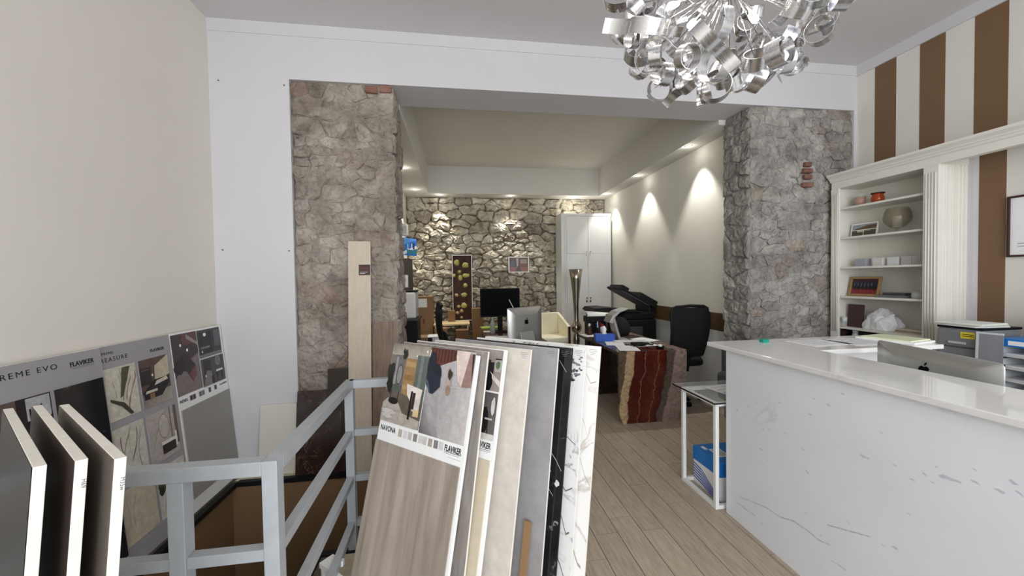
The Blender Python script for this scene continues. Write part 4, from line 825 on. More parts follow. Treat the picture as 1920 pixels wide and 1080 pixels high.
# ------------------------------------------------------------------ office chairs
def office_chair(label, loc, rz, back_h=0.62, back_z=0.56):
    r = root('office_chair', label, 'chair', loc, rz, 'black swivel office chairs at the marble desks')
    pad(-0.25, 0.25, -0.27, 0.22, 0.44, 0.53, 'black_fabric', 'seat', r, 0.035)
    # backrest frame with mesh infill, curved
    n = 10; fr = MB(); inf = MB(); prof = []
    for i in range(n+1):
        t = i/n; w_ = 0.235-0.03*(1-t)**2; yb = 0.235+0.05*math.sin(t*PI*0.9)+0.05*t; prof.append((w_, yb, back_z+back_h*t))
    ptsL = [(-w_, y, z) for w_, y, z in prof]; ptsR = [(w_, y, z) for w_, y, z in prof]
    fr.tube(ptsL[:-1]+[(-prof[-1][0]+0.02, prof[-1][1], prof[-1][2]-0.005), (-prof[-1][0]+0.06, prof[-1][1]+0.01, prof[-1][2]+0.012), (0, prof[-1][1]+0.02, prof[-1][2]+0.022), (prof[-1][0]-0.06, prof[-1][1]+0.01, prof[-1][2]+0.012), (prof[-1][0]-0.02, prof[-1][1], prof[-1][2]-0.005)]+ptsR[:-1][::-1]+[(0.0, prof[0][1]+0.02, prof[0][2]-0.01), ptsL[0]], 0.018)
    fr.build('back_frame', 'black', r)
    vs = []; fs = []; m_ = 6
    for w_, y, z in prof:
        for q in range(m_+1): u = -1+2*q/m_; vs.append((u*w_, y+0.03*(1-u*u), z))
    k0 = len(vs); vs += [(x, y+0.012, z) for x, y, z in vs]
    for i in range(n):
        for q in range(m_):
            a = i*(m_+1)+q; fs.append((a, a+1, a+m_+2, a+m_+1)); fs.append((k0+a, k0+a+m_+1, k0+a+m_+2, k0+a+1))
    inf.add(vs, fs, 0, True).build('backrest', 'black_fabric', r)
    pad(-0.17, 0.17, 0.22, 0.26, 0.64, 0.80, 'black_fabric', 'lumbar_pad', r, 0.015)
    for s in (-1, 1):
        MB().tube([(s*0.25, 0.12, 0.47), (s*0.28, 0.10, 0.50), (s*0.28, 0.05, 0.60), (s*0.28, -0.16, 0.64)], [0.018, 0.018, 0.016, 0.014]).build('arm_support', 'black', r)
        pad(s*0.28-0.03, s*0.28+0.03, -0.20, 0.08, 0.63, 0.66, 'black', 'armrest', r, 0.012)
    MB().tube([(0, 0.05, 0.40), (0, 0.25, 0.42), (0, 0.30, 0.60)], 0.025).build('back_bracket', 'black', r)
    MB().tube([(0, 0, 0.09), (0, 0, 0.44)], [0.032, 0.024]).build('column', 'dark_grey', r)
    for k in range(5):
        a = 2*PI*k/5+0.3; x, y = math.cos(a), math.sin(a)
        MB().tube([(0.02*x, 0.02*y, 0.115), (0.29*x, 0.29*y, 0.075)], [0.028, 0.016]).build('base_arm', 'black', r)
        MB().lathe([(0.001, -0.022), (0.026, -0.02), (0.028, 0), (0.026, 0.02), (0.001, 0.022)], 12, mat=Matrix.Translation((0.29*x, 0.29*y, 0.028)) @ Matrix.Rotation(a, 4, 'Z') @ Matrix.Rotation(PI/2, 4, 'X')).build('caster', 'black', r)
    return r
office_chair('black mesh-back office chair standing by the right wall behind the striped marble desk', (2.60, 4.28, 0), PI+0.04, 0.56, 0.58)
office_chair('black office chair turned side-on at the left-hand desk', (0.06, 5.12, 0), PI/2+0.15, 0.60, 0.58)

# ------------------------------------------------------------------ striped marble desk
da = root('marble_desk', 'desk of brown and deep red banded marble with a thick front panel', 'desk', (1.60, 3.63, 0))
MB().prism([(0.045, 0.0), (0.70, 0.0), (0.745, 0.10), (0.75, 0.71), (0.0, 0.71), (0.008, 0.10)], 0.0, 0.035, 'y').build('front_panel', 'banded', da, 0.002)
MB().box(0.0, 0.745, -0.002, 1.29, 0.71, 0.738).build('desk_top', M['banded'], da, 0.002)
MB().prism([(0.12, 0.0), (0.62, 0.0), (0.68, 0.71), (0.08, 0.71)], 1.0, 1.04, 'y').build('rear_panel', 'emperador', da, 0.002)
DT = 0.7385
GPp = 'papers lying on the striped marble desk'
paper('printed sheet nearest the front left corner of the marble desk', 1.79, 3.83, DT, 0.21, 0.30, -0.25, group=GPp, lines=5)
paper('sheet beside the blue tissue box on the marble desk', 1.78, 4.14, DT, 0.20, 0.27, -0.3, group=GPp)
paper('blank sheet in the middle of the marble desk by the keys', 2.06, 3.98, DT, 0.26, 0.20, 0.1, group=GPp)
paper('white sheet on a dark folder towards the chair side of the marble desk', 2.22, 4.28, DT+0.004, 0.21, 0.28, 0.4, group=GPp)
paper('dark red folder at the far side of the marble desk', 2.18, 4.55, DT, 0.22, 0.28, 0.1, 'dark_wood', cat='folder', name='folder')
paper('white sheet at the far left end of the marble desk', 1.70, 4.79, DT, 0.16, 0.24, 0.1, group=GPp)
ke = root('keyboard', 'narrow grey keyboard lying across the marble desk', 'keyboard', (2.0, 4.20, DT), -0.12)
MB().box(-0.20, 0.20, -0.055, 0.055, 0, 0.012).build('body', 'tray_grey', ke, 0.003)
for k in range(4): MB().box(-0.19, 0.19, -0.045+k*0.024, -0.027+k*0.024, 0.012, 0.016).build('key_row', 'white', ke)
tb = root('tissue_box', 'blue tissue box with a white tissue pulled up on the marble desk', 'tissue box', (1.73, 4.33, DT), -0.15)
MB().box(-0.115, 0.115, -0.06, 0.06, 0, 0.085).build('carton', 'blue_dark', tb, 0.003)
MB().lathe([(0.035, 0.085), (0.02, 0.11), (0.03, 0.14), (0.012, 0.175), (0.001, 0.18)], 9).build('tissue', 'white_matt', tb)
cb = root('cable_tangle', 'tangle of black cable and keys on the marble desk', 'cable', (1.98, 3.92, DT))
pts = [(0.10*math.sin(i*0.9)*math.cos(i*0.31)+0.0, 0.05*math.cos(i*1.3), 0.012+0.010*(1+math.sin(i*0.7))) for i in range(60)]
MB().tube(pts, 0.0075, 6).build('cable', 'black', cb)
MB().tube([(0.13+0.022*math.cos(a/6*PI), 0.022*math.sin(a/6*PI), 0.014) for a in range(13)], 0.006, 6).build('ring', 'dark_grey', cb)
ds = root('small_dish', 'small dark dish with a white cap beside the keys on the marble desk', 'dish', (2.12, 3.75, DT))
MB().lathe([(0.001, 0), (0.035, 0), (0.042, 0.022), (0.038, 0.022), (0.03, 0.006), (0.001, 0.005)], 20).build('body', 'black_gloss', ds)
MB().lathe([(0.001, 0.006), (0.022, 0.006), (0.022, 0.034), (0.018, 0.04), (0.001, 0.04)], 16).build('cap', 'white', ds)
ph = root('pen_holder', 'dark mesh pen cup full of pens at the far left of the marble desk', 'pen cup', (1.85, 4.80, DT))
MB().lathe([(0.001, 0), (0.04, 0), (0.042, 0.10), (0.038, 0.10), (0.036, 0.004), (0.001, 0.004)], 20).build('cup', 'black', ph)
for k in range(7):
    a = k*0.9; MB().tube([(0.015*math.cos(a), 0.015*math.sin(a), 0.01), (0.036*math.cos(a), 0.036*math.sin(a), 0.155+0.01*(k % 3))], 0.004, 6).build('pen', ('black', 'red', 'white', 'blue', 'chrome')[k % 5], ph)
fg = root('figurine', 'small dark and silver seated figurine on the far corner of the marble desk', 'ornament', (1.73, 4.84, DT+0.0015))
MB().lathe([(0.04, 0), (0.042, 0.03), (0.028, 0.05), (0.03, 0.075), (0.02, 0.10), (0.001, 0.105)], 12).build('body', 'dark_wood', fg); MB().lathe([(0.001, 0.10), (0.022, 0.11), (0.026, 0.13), (0.014, 0.15), (0.001, 0.155)], 12).build('head', 'chrome', fg)
rp = root('glue_bottle', 'red and white bottle standing behind the tissue box', 'bottle', (1.86, 4.70, DT))
MB().lathe([(0.001, 0), (0.03, 0), (0.03, 0.05), (0.0299, 0.051)], 16).build('label', 'red', rp); MB().lathe([(0.030, 0.051), (0.03, 0.11), (0.012, 0.125)], 16).build('body', 'white', rp); MB().lathe([(0.014, 0.125), (0.012, 0.15), (0.001, 0.152)], 12).build('cap', 'red', rp)
lt = root('desk_terminal', 'silver slanted computer stand seen from the side on the marble desk', 'computer', (1.93, 4.42, DT), 0.0)
MB().prism([(-0.01, 0.0), (0.12, 0.0), (0.12, 0.008), (0.02, 0.01), (-0.055, 0.27), (-0.085, 0.27)], -0.08, 0.08, 'y').build('stand', 'alu', lt, 0.003)
MB().prism([(-0.13, 0.22), (-0.09, 0.30), (-0.02, 0.35), (0.11, 0.385), (0.115, 0.375), (0.0, 0.335), (-0.06, 0.28), (-0.09, 0.20)], -0.10, 0.10, 'y').build('back_shell', 'alu', lt, 0.003)
MB().prism([(0.00, 0.30), (0.10, 0.345), (0.115, 0.33), (0.02, 0.285)], -0.09, 0.09, 'y').build('screen', 'black_gloss', lt, 0.002)
bgk = root('black_bag', 'soft black bag slumped behind the silver computer stand', 'bag', (2.12, 4.74, DT), 0.2)
MB().lathe([(0.10, 0), (0.13, 0.05), (0.12, 0.13), (0.08, 0.20), (0.04, 0.23), (0.001, 0.235)], 14).build('body', 'black_fabric', bgk)
MB().tube([(0.06*math.cos(a/8*PI), 0, 0.20+0.08*math.sin(a/8*PI)) for a in range(9)], 0.008, 6).build('handle', 'black', bgk)

# ------------------------------------------------------------------ second desk and its things
db = root('marble_desk', 'wide red-brown marble desk in the middle of the office carrying the big black screen', 'desk', (0.34, 3.92, 0))
M['desk_red'] = marble('red_brown_marble', s2l(92, 62, 54), s2l(168, 136, 120), 4, 0.03, 0.6, 0.12, 0.35, seed=6)
MB().box(0, 0.72, 0, 2.15, 0.705, 0.74).build('desk_top', 'desk_red', db, 0.003); MB().box(0.03, 0.69, 0.05, 0.09, 0, 0.705).build('leg_panel', 'desk_red', db); MB().box(0.03, 0.69, 2.06, 2.10, 0, 0.705).build('leg_panel', 'desk_red', db)
D2 = 0.7405
computer('silver computer seen from behind on the middle desk, just above the slabs', (0.745, 4.205, D2), math.radians(29.5), 0.50, 0.405, 0.035)
tv = root('desktop_monitor', 'large black monitor facing the camera on the middle desk', 'monitor', (0.60, 5.42, D2))
MB().box(-0.285, 0.29, 0, 0.03, 0.215, 0.625).build('housing', 'black', tv, 0.004); MB().box(-0.275, 0.28, -0.001, 0.001, 0.235, 0.615).build('screen', 'black_gloss', tv)
MB().box(-0.035, 0.035, 0.02, 0.045, 0.01, 0.30).build('stand', 'black', tv); MB().lathe([(0.13, 0), (0.13, 0.01), (0.04, 0.018), (0.001, 0.018)], 24).build('foot', 'black', tv)
wbq = root('water_bottle', 'small clear plastic bottle standing left of the black monitor foot', 'bottle', (0.475, 5.28, D2))
M['clear_plastic'] = glass('clear_bottle', s2l(196, 206, 196), 0.1, 0.55)
MB().lathe([(0.001, 0), (0.036, 0.002), (0.036, 0.13), (0.030, 0.16), (0.013, 0.19), (0.013, 0.20)], 20).build('body', 'clear_plastic', wbq); MB().lathe([(0.015, 0.20), (0.015, 0.22), (0.001, 0.222)], 14).build('cap', 'tray_grey', wbq)
GP3 = 'papers lying on the middle desk'
paper('white sheet nearest the water bottle on the middle desk', 0.50, 4.92, D2, 0.30, 0.21, -0.2, group=GP3)
paper('small white card behind the water bottle on the middle desk', 0.46, 5.48, D2, 0.20, 0.12, 0.0, group=GP3)
paper('white sheet at the near edge of the middle desk beside the silver computer', 0.50, 4.08, D2, 0.26, 0.18, 0.35, group=GP3)
paper('lime green folder at the far end of the middle desk', 0.52, 5.90, D2, 0.34, 0.22, 0.1, 'green', cat='folder', name='folder', thick=0.012)
bs = root('black_speaker', 'small black box stacked with grey cases right of the monitor foot', 'speaker', (0.86, 5.35, D2))
for k in range(3): MB().box(-0.07, 0.08, -0.08, 0.08, 0.002+k*0.055, 0.052+k*0.055).build('case', ('black', 'dark_grey', 'black')[k], bs, 0.008)
mo = root('desk_lamp_arm', 'thin white rod leaning diagonally in front of the black monitor', 'rod', (0.75, 5.2, D2))
MB().tube([(0.19, 0.0, 0.0), (-0.04, 0.06, 0.47)], 0.006).build('rod', 'white', mo)
# beech side desk, cardboard boxes
bk_ = root('side_desk', 'pale beech side desk under the stone picture', 'desk', (-0.42, 6.55, 0))
MB().box(0, 0.62, 0, 0.55, 0.715, 0.742).build('desk_top', 'light_wood', bk_, 0.003)
for x in (0.02, 0.57): MB().box(x, x+0.025, 0.02, 0.50, 0, 0.715).build('side_panel', 'light_wood', bk_)
def carton(label, x, y, z, w_, d_, h_, rz=0, mat='cardboard', group='cardboard boxes by the stone wall'):
    r = root('cardboard_box', label, 'box', (x, y, z), rz, group)
    MB().box(-w_/2, w_/2, -d_/2, d_/2, 0, h_).build('carton', mat, r, 0.003)
    MB().box(-w_/2+0.003, w_/2-0.003, -0.001-d_/2, -d_/2+0.001, h_*0.5-0.001, h_*0.5+0.001).build('tape', 'card_dark', r)
    return r
tc = carton('tall cardboard box with a white sheet taped on, standing against the stone wall', -0.575, 6.85, 0, 0.28, 0.30, 1.215)
MB().box(-0.135, 0.045, -0.153, -0.151, 1.03, 1.18).build('taped_sheet', 'white_matt', tc); MB().box(-0.03, 0.0, -0.1525, -0.151, 0.75, 0.83).build('hand_hole', 'card_dark', tc)
carton('medium cardboard box standing under the beech side desk', -0.28, 6.42, 0, 0.19, 0.22, 0.70)
carton('small cardboard box on the far end of the beech side desk, behind the black chair', -0.12, 6.98, 0.742, 0.13, 0.14, 0.20)
carton('cardboard box beside the black monitor at the end of the beech desk', 0.35, 7.02, 0.0, 0.20, 0.2, 0.97)
carton('low cardboard box on the floor stack left of the black chair', -0.59, 5.85, 0.0, 0.26, 0.3, 0.655)
wbx = carton('white box with black end panels beside the black chair', -0.36, 5.75, 0.0, 0.18, 0.26, 0.672, mat='white_matt')
MB().box(-0.085, -0.02, -0.1315, -0.13, 0.60, 0.66).build('black_panel', 'black', wbx)
carton('grey and brown carton seen between the black chair arms', 0.06, 6.10, 0.0, 0.2, 0.2, 0.70, mat='card_dark')
# cream tub chair
ch = root('tub_armchair', 'cream leather tub armchair with a dark wooden frame by the stone wall', 'armchair', (1.56, 6.42, 0), 0.10)
for s in (-1, 1):
    for y in (-0.24, 0.22): MB().tube([(s*0.25, y, 0), (s*0.25, y, 0.36)], [0.018, 0.024], 6, square=True).build('leg', 'dark_wood', ch)
MB().box(-0.27, 0.27, -0.27, 0.25, 0.33, 0.39).build('seat_rail', 'dark_wood', ch, 0.004)
pad(-0.26, 0.26, -0.28, 0.20, 0.39, 0.51, 'cream_leather', 'seat', ch, 0.03)
pad(-0.24, 0.24, 0.19, 0.27, 0.38, 0.885, 'cream_leather', 'backrest', ch, 0.02)
for s in (-1, 1):
    x0, x1 = (0.235, 0.29) if s > 0 else (-0.29, -0.235)
    MB().prism([(-0.27, 0.36), (0.27, 0.36), (0.27, 0.885), (0.20, 0.87), (-0.24, 0.70), (-0.27, 0.68)], x0, x1, 'x').build('side_panel', 'cream_leather', ch, 0.012)
for s in (-1, 1): MB().tube([(s*0.262, -0.285, 0.30), (s*0.262, -0.285, 0.68)], 0.016, square=True).build('arm_trim', 'dark_wood', ch)
pt = root('dark_plant', 'small dark-leaved plant in a pot between the silver computer and the armchair', 'plant', (1.02, 4.55, 0.0))
MB().lathe([(0.06, 0), (0.09, 0.20), (0.08, 0.20), (0.001, 0.18)], 16).build('pot', 'dark_wood', pt); MB().tube([(0, 0, 0.18), (0.01, 0, 0.55)], 0.008).build('stem', 'dark_wood', pt)
rd = random.Random(8)
for k in range(14):
    a = rd.uniform(0, 2*PI); e_ = rd.uniform(0.4, 1.3); L_ = rd.uniform(0.10, 0.17); d_ = Vector((math.cos(a)*math.cos(e_), math.sin(a)*math.cos(e_), math.sin(e_))); s_ = Vector((-math.sin(a), math.cos(a), 0))*0.014; p0 = Vector((0.01, 0, 0.53))
    MB().add([p0, p0+d_*L_*.5+s_, p0+d_*L_, p0+d_*L_*.5-s_, p0+d_*L_*.5+Vector((0, 0, .006))], [(0, 1, 4), (1, 2, 4), (2, 3, 4), (3, 0, 4), (0, 3, 2, 1)]).build('leaf', 'dark_wood', pt)

# ------------------------------------------------------------------ cabinet, vases, copier
cw = root('tall_cabinet', 'tall white built-in cabinet with four doors in the back right corner', 'cabinet', (1.92, 6.85, 0))
CW, CH = 0.975, 2.70
MB().box(0, CW, 0.02, 0.40, 0, CH-0.005).build('carcass', 'white', cw)
MB().box(0, 0.10, -0.005, 0.02, 0, CH).build('stile', 'white', cw, 0.002); MB().box(0.10, CW, -0.005, 0.02, CH-0.045, CH).build('top_rail', 'white', cw, 0.002); MB().box(0.07, 0.095, -0.018, -0.005, 0, CH-0.01).build('moulding', 'white', cw, 0.004)
xm = 0.10+(CW-0.14)/2
for (x0, x1, hx) in ((0.105, xm-0.002, xm-0.035), (xm+0.002, CW-0.04, xm+0.035)):
    for (z0, z1, hz) in ((1.955, CH-0.05, 1.99), (0.06, 1.951, 1.12)):
        d_ = MB().box(x0, x1, -0.002, 0.018, z0, z1).build('door', 'white', cw, 0.002)
        MB().box(hx-0.014, hx+0.014, -0.024, -0.002, hz-0.014, hz+0.014).build('knob', 'chrome', d_, 0.003)
        if z0 > 1: MB().tube([(hx, -0.02, hz-0.014), (hx, -0.02, hz-0.05)], 0.003).box(hx-0.008, hx+0.008, -0.024, -0.016, hz-0.09, hz-0.05).build('key', 'chrome', d_)
        else: MB().box(hx-0.012, hx+0.012, -0.006, -0.002, hz-0.085, hz-0.04).build('lock_plate', 'chrome', d_)
def vase(label, loc, prof):
    r = root('metal_vase', label, 'vase', loc, group='tall pewter floor vases in front of the cabinet')
    MB().lathe(prof, 28, cap=False).build('body', 'pewter', r); MB().lathe([(0.001, 0), (prof[0][0], 0), (prof[0][0], 0.02)], 28).build('foot', 'pewter', r)
vase('tallest pewter floor vase with a flared neck above a ball', (1.985, 6.2, 0), [(0.09, 0.0), (0.085, 0.05), (0.045, 0.12), (0.04, 0.30), (0.06, 0.44), (0.048, 0.53), (0.03, 0.56), (0.07, 0.59), (0.092, 0.64), (0.085, 0.70), (0.05, 0.745), (0.04, 0.80), (0.045, 1.00), (0.062, 1.25), (0.088, 1.48), (0.115, 1.645), (0.110, 1.645), (0.083, 1.48), (0.05, 1.2)])
vase('shorter pewter vase whose rim shows between the cabinet and the copier', (2.33, 6.32, 0), [(0.07, 0.0), (0.05, 0.1), (0.04, 0.4), (0.045, 0.7), (0.065, 0.86), (0.088, 0.975), (0.083, 0.975), (0.06, 0.85)])
cp = root('copier', 'big black office copier with its lid standing open by the right wall', 'copier', (2.35, 5.45, 0))
MB().box(-0.38, 0.52, -0.28, 0.30, 0.03, 0.88).build('body', 'black', cp, 0.02)
for k in range(3): 
    d_ = MB().box(-0.34, 0.30, -0.292, -0.28, 0.08+k*0.24, 0.30+k*0.24).build('paper_drawer', 'dark_grey', cp, 0.005); MB().box(-0.10, 0.06, -0.300, -0.292, 0.24+k*0.24, 0.265+k*0.24).build('drawer_grip', 'black', d_)
MB().box(-0.36, 0.50, -0.28, 0.28, 0.88, 0.985).build('scanner_bed', 'black', cp, 0.02)
MB().box(-0.30, 0.34, -0.22, 0.20, 0.985, 0.990).build('scan_glass', 'dark_grey', cp)
MB().prism([(-0.44, 1.02), (-0.40, 1.06), (-0.22, 1.065), (0.28, 1.0), (0.28, 0.985), (-0.40, 0.985)], -0.30, 0.22, 'y').build('control_panel', 'black', cp, 0.006)
Rl = Matrix.Translation((0.52, 0, 1.03)) @ Matrix.Rotation(math.radians(29), 4, 'Y')
MB().box(-0.62, -0.02, -0.26, 0.26, 0.0, 0.035, mat=Rl).build('lid', 'black', cp, 0.008)
MB().box(-0.58, -0.10, -0.24, 0.24, -0.006, 0.0, mat=Rl).build('lid_pad', 'grey_ink', cp)
MB().box(-0.60, -0.47, -0.20, 0.24, 0.035, 0.085, mat=Rl).box(-0.30, 0.02, -0.20, 0.24, 0.035, 0.12, mat=Rl).build('document_feeder', 'black', cp, 0.015)
MB().box(0.44, 0.56, -0.2, 0.24, 0.95, 1.10).build('hinge', 'black', cp, 0.02)
pp = root('plotter_printer', 'low black printer left of the copier with white paper curling over it', 'printer', (1.90, 5.04, 0))
MB().box(-0.16, 0.20, -0.09, 0.09, 0.88, 0.97).build('body', 'black', pp, 0.015); MB().box(0.10, 0.13, -0.10, -0.09, 0.76, 1.0).build('bracket', 'dark_grey', pp, 0.005); MB().box(-0.14, 0.18, -0.06, 0.08, 0.0, 0.88).build('stand', 'black', pp, 0.005)
n = 12; vs = []; fs = []
for i in range(n+1):
    a = i/n*2.3; 
    for x in (-0.15, 0.21): vs.append((x+0.0, 0.04-0.11*math.sin(a), 0.955+0.055*math.cos(a)-0.10*(x+0.15)*0.9+0.01))
for i in range(n): fs.append((2*i, 2*i+1, 2*i+3, 2*i+2))
pr_ = root('paper_sheet', 'large white sheet curling over the low black printer', 'paper', (1.90, 5.04, 0.015))
o_p = MB().add(vs, fs, 0, True).build('sheet', 'white_matt', pr_); sd = o_p.modifiers.new('thick', 'SOLIDIFY'); sd.thickness = 0.002

# ------------------------------------------------------------------ left side of the back office
bc = root('wall_cabinet', 'tall dark brown cabinet hanging on the left wall with a white notice', 'cabinet', (-0.80, 5.75, 1.10))
M['dark_taupe'] = plain('dark_taupe', s2l(66, 58, 50), 0.5)
MB().box(-0.12, 0.115, -0.12, 0.30, 0.0, 0.72).build('body', 'dark_taupe', bc, 0.004); MB().box(0.04, 0.095, -0.1215, -0.12, 0.30, 0.48).build('notice', 'white_matt', bc)
lp = root('laser_printer', 'white laser printer on the black stand against the left wall', 'printer', (-0.70, 5.30, 1.0))
MB().box(-0.18, 0.15, -0.18, 0.18, 0.0, 0.34).build('body', 'white', lp, 0.02); MB().box(-0.10, 0.155, -0.14, 0.14, 0.34, 0.365).build('top_tray', 'black', lp, 0.006); MB().box(0.149, 0.152, -0.14, 0.14, 0.06, 0.12).build('paper_tray', 'tray_grey', lp)
bt = root('printer_stand', 'black metal stand carrying the white laser printer', 'stand', (-0.70, 5.30, 0))
MB().box(-0.21, 0.19, -0.24, 0.22, 0.97, 1.0).build('top', 'dark_grey', bt, 0.004); MB().box(-0.21, 0.17, -0.22, 0.20, 0.60, 0.97).build('body', 'black', bt, 0.004)
for x in (-0.18, 0.14):
    for y in (-0.2, 0.16): MB().box(x, x+0.03, y, y+0.03, 0, 0.60).build('leg', 'black', bt)
pw = root('poster', 'blue and white printed poster with palm trees on the left wall', 'poster', mw=frame((-0.905, 6.60, 1.93), (0.55, 0.83, 0), (0, 0, 1)))
MB().box(0, 0.36, 0, 0.01, 0, 0.30).build('board', 'white', pw); picture('printed_picture', pw, [((40, 110, 200), R4(0, 0, 0.36, 0.30)), ((90, 150, 225), [(0, 0.13), (0.36, 0.02), (0.36, 0), (0, 0)]), ((230, 236, 244), [(0, 0.30), (0.36, 0.17), (0.36, 0.12), (0, 0.24)]), ((40, 120, 140), R4(0.1, 0.20, 0.36, 0.27)), ((236, 240, 244), R4(0.12, 0.1, 0.14, 0.2)), ((236, 240, 244), R4(0.22, 0.09, 0.24, 0.19)), ((20, 40, 60), R4(0.26, 0.08, 0.30, 0.19))], 0.30, y=-0.001)
wl2 = root('wall_box', 'white electrical box high on the left wall above the blue poster', 'box', (-0.86, 6.45, 2.24))
MB().box(-0.06, 0.06, -0.08, 0.10, 0, 0.19).build('cover', 'white', wl2, 0.006); MB().box(-0.05, 0.05, -0.082, -0.08, 0.02, 0.15).build('front_panel', 'tray_grey', wl2)

# ------------------------------------------------------------------ pictures on the back wall
sp_ = root('stone_picture', 'tall dark brown panel with pale moss-green stones in a white frame', 'picture', (0.09, 7.17, 0.73))
for a_ in ((-0.185, -0.173, 0, 1.23), (0.173, 0.185, 0, 1.23)): MB().box(a_[0], a_[1], -0.02, 0.02, a_[2], a_[3]).build('frame_side', 'white', sp_)
for z in (0, 1.218): MB().box(-0.173, 0.173, -0.02, 0.02, z, z+0.012).build('frame_side', 'white', sp_)
M['umber_ground'] = plain('umber_ground', s2l(62, 34, 20), 0.7, var=0.6, scale=7)
M['moss_stone'] = plain('moss_yellow_stone', s2l(176, 170, 100), 0.7, var=0.25, scale=20, bmp=0.4, bs=40)
M['tan_stone'] = plain('tan_stone', s2l(190, 160, 124), 0.7, var=0.2, scale=20, bmp=0.4, bs=40)
MB().box(-0.173, 0.173, 0.0, 0.015, 0.012, 1.218).build('panel', 'umber_ground', sp_)
for k, (u, v, a_, b_) in enumerate(((-0.10, 1.09, .05, .06), (0.06, 1.04, .065, .055), (-0.05, 0.92, .035, .035), (-0.15, 0.845, .03, .035), (-0.035, 0.81, .045, .06), (0.07, 0.845, .07, .045), (0.055, 0.66, .045, .042), (-0.11, 0.48, .036, .036), (0.03, 0.48, .06, .048), (-0.075, 0.265, .035, .034), (0.025, 0.28, .06, .055), (-0.10, 0.15, .034, .032), (-0.025, 0.185, .042, .036), (-0.025, 0.06, .03, .028))):
    rd = random.Random(k); vs = [(u, -0.035, v)]; n = 9; fs = []
    for ring, yv in ((0.65, -0.028), (1.0, 0.0)):
        for i in range(n): w_ = 1+rd.uniform(-.13, .13); vs.append((u+a_*ring*w_*math.cos(2*PI*i/n), yv, v+b_*ring*w_*math.sin(2*PI*i/n)))
    for i in range(n): j = (i+1) % n; fs.append((0, 1+i, 1+j)); fs.append((1+i, 1+n+i, 1+n+j, 1+j))
    MB().add(vs, fs).build('pebble', 'tan_stone' if k in (7, 9, 11, 12, 13) else 'moss_stone', sp_)
pf = root('framed_picture', 'small white-framed picture of red rock columns on the stone wall', 'picture', (1.165, 7.165, 1.62))
for a_ in ((-0.20, -0.18, 0, 0.30), (0.18, 0.20, 0, 0.30)): MB().box(a_[0], a_[1], -0.015, 0.015, a_[2], a_[3]).build('frame_side', 'white', pf)
for z in (0, 0.282): MB().box(-0.18, 0.18, -0.015, 0.015, z, z+0.018).build('frame_side', 'white', pf)
MB().box(-0.18, 0.18, 0, 0.01, 0.018, 0.282).build('backing', 'dark_wood', pf)
picture('printed_picture', pf, [((96, 66, 52), R4(-0.18, 0.018, 0.18, 0.282)), ((80, 84, 92), R4(-0.17, 0.05, -0.08, 0.2)), ((190, 190, 194), [(-0.05, 0.03), (0.0, 0.03), (-0.01, 0.16), (-0.03, 0.2)]), ((150, 84, 60), R4(-0.17, 0.2, 0.17, 0.27)), ((178, 150, 134), R4(0.03, 0.05, 0.16, 0.13)), ((120, 60, 44), R4(0.02, 0.13, 0.17, 0.2)), ((60, 40, 36), [(-0.06, 0.27), (0.0, 0.16), (0.05, 0.27)])], 0.30, y=-0.001)
# ------------------------------------------------------------------ bookcase and its bridge
bc_ = root('bookcase', 'built-in cream bookcase with fluted pilasters and a long moulded cornice', 'bookcase', (3.6, 2.8, 0))
def bb(name, x0, x1, y0, y1, z0, z1, bev=0.0015): return MB().box(x0-3.6, x1-3.6, y0-2.8, y1-2.8, z0, z1).build(name, 'cream', bc_, bev)
bb('back_panel', 3.875, 3.905, 2.40, 3.20, 0, 2.36); bb('side_panel', 3.61, 3.875, 3.175, 3.205, 0, 2.36); bb('side_panel', 3.61, 3.905, 2.385, 2.415, 0, 2.36)
for z in (2.125, 1.845, 1.565, 1.288, 0.995, 0.80): bb('shelf', 3.625, 3.874, 2.416, 3.174, z-0.018, z)
bb('base_front', 3.615, 3.635, 2.416, 3.174, 0, 0.78)
for y0, y1 in ((3.135, 3.21), (2.38, 2.475)):
    p_ = bb('pilaster', 3.595, 3.615, y0, y1, 0, 2.31); n = 4; w_ = (y1-y0)/(n+1)
    for k in range(n): y = y0+w_*(k+1); m = MB().tube([(3.594-3.6, y-2.8, 0.95), (3.594-3.6, y-2.8, 2.26)], 0.0055, 6); m.build('flute', 'cream', p_)
bb('frieze', 3.60, 3.875, 2.38, 3.21, 2.31, 2.375)
bb('bridge', 3.60, 3.66, 0.85, 2.38, 2.315, 2.375); bb('bridge_support', 3.60, 3.90, 0.80, 0.83, 0, 2.375)
MB().prism([(0.30, 2.375), (-0.005, 2.375), (-0.012, 2.385), (-0.012, 2.392), (-0.022, 2.40), (-0.024, 2.408), (-0.038, 2.42), (-0.05, 2.428), (-0.05, 2.448), (0.30, 2.448)], 0.82-2.8, 3.215-2.8, 'y').build('cornice', 'cream', bc_)
for x in (3.66, 3.72): MB().box(x-3.6, x-3.6+0.012, 2.377-2.8, 2.386-2.8, 0.9, 2.31).build('side_moulding', 'cream', bc_, 0.003)
bb('side_moulding', 3.80, 3.83, 2.370, 2.386, 0, 2.31, 0.004)
tr = struct(box('trim_6', 'white_wall', None, XR-0.05, XR, 2.385-0.035, 2.385, 0, 2.40), 'white upright trim where the bookcase meets the striped wall')
def S(z): return z+0.0005
c1 = root('candle_glass', 'clear tumbler with amber wax on the top bookcase shelf', 'candle', (3.735, 3.055, S(2.125)), group='candles in glass on the top shelf')
MB().lathe([(0.001, 0.004), (0.037, 0.004), (0.041, 0.085), (0.001, 0.085)], 24).build('wax', 'amber', c1); MB().lathe([(0.001, 0), (0.040, 0), (0.046, 0.112), (0.044, 0.112), (0.0385, 0.004), (0.001, 0.003)], 24).build('tumbler', 'glass', c1)
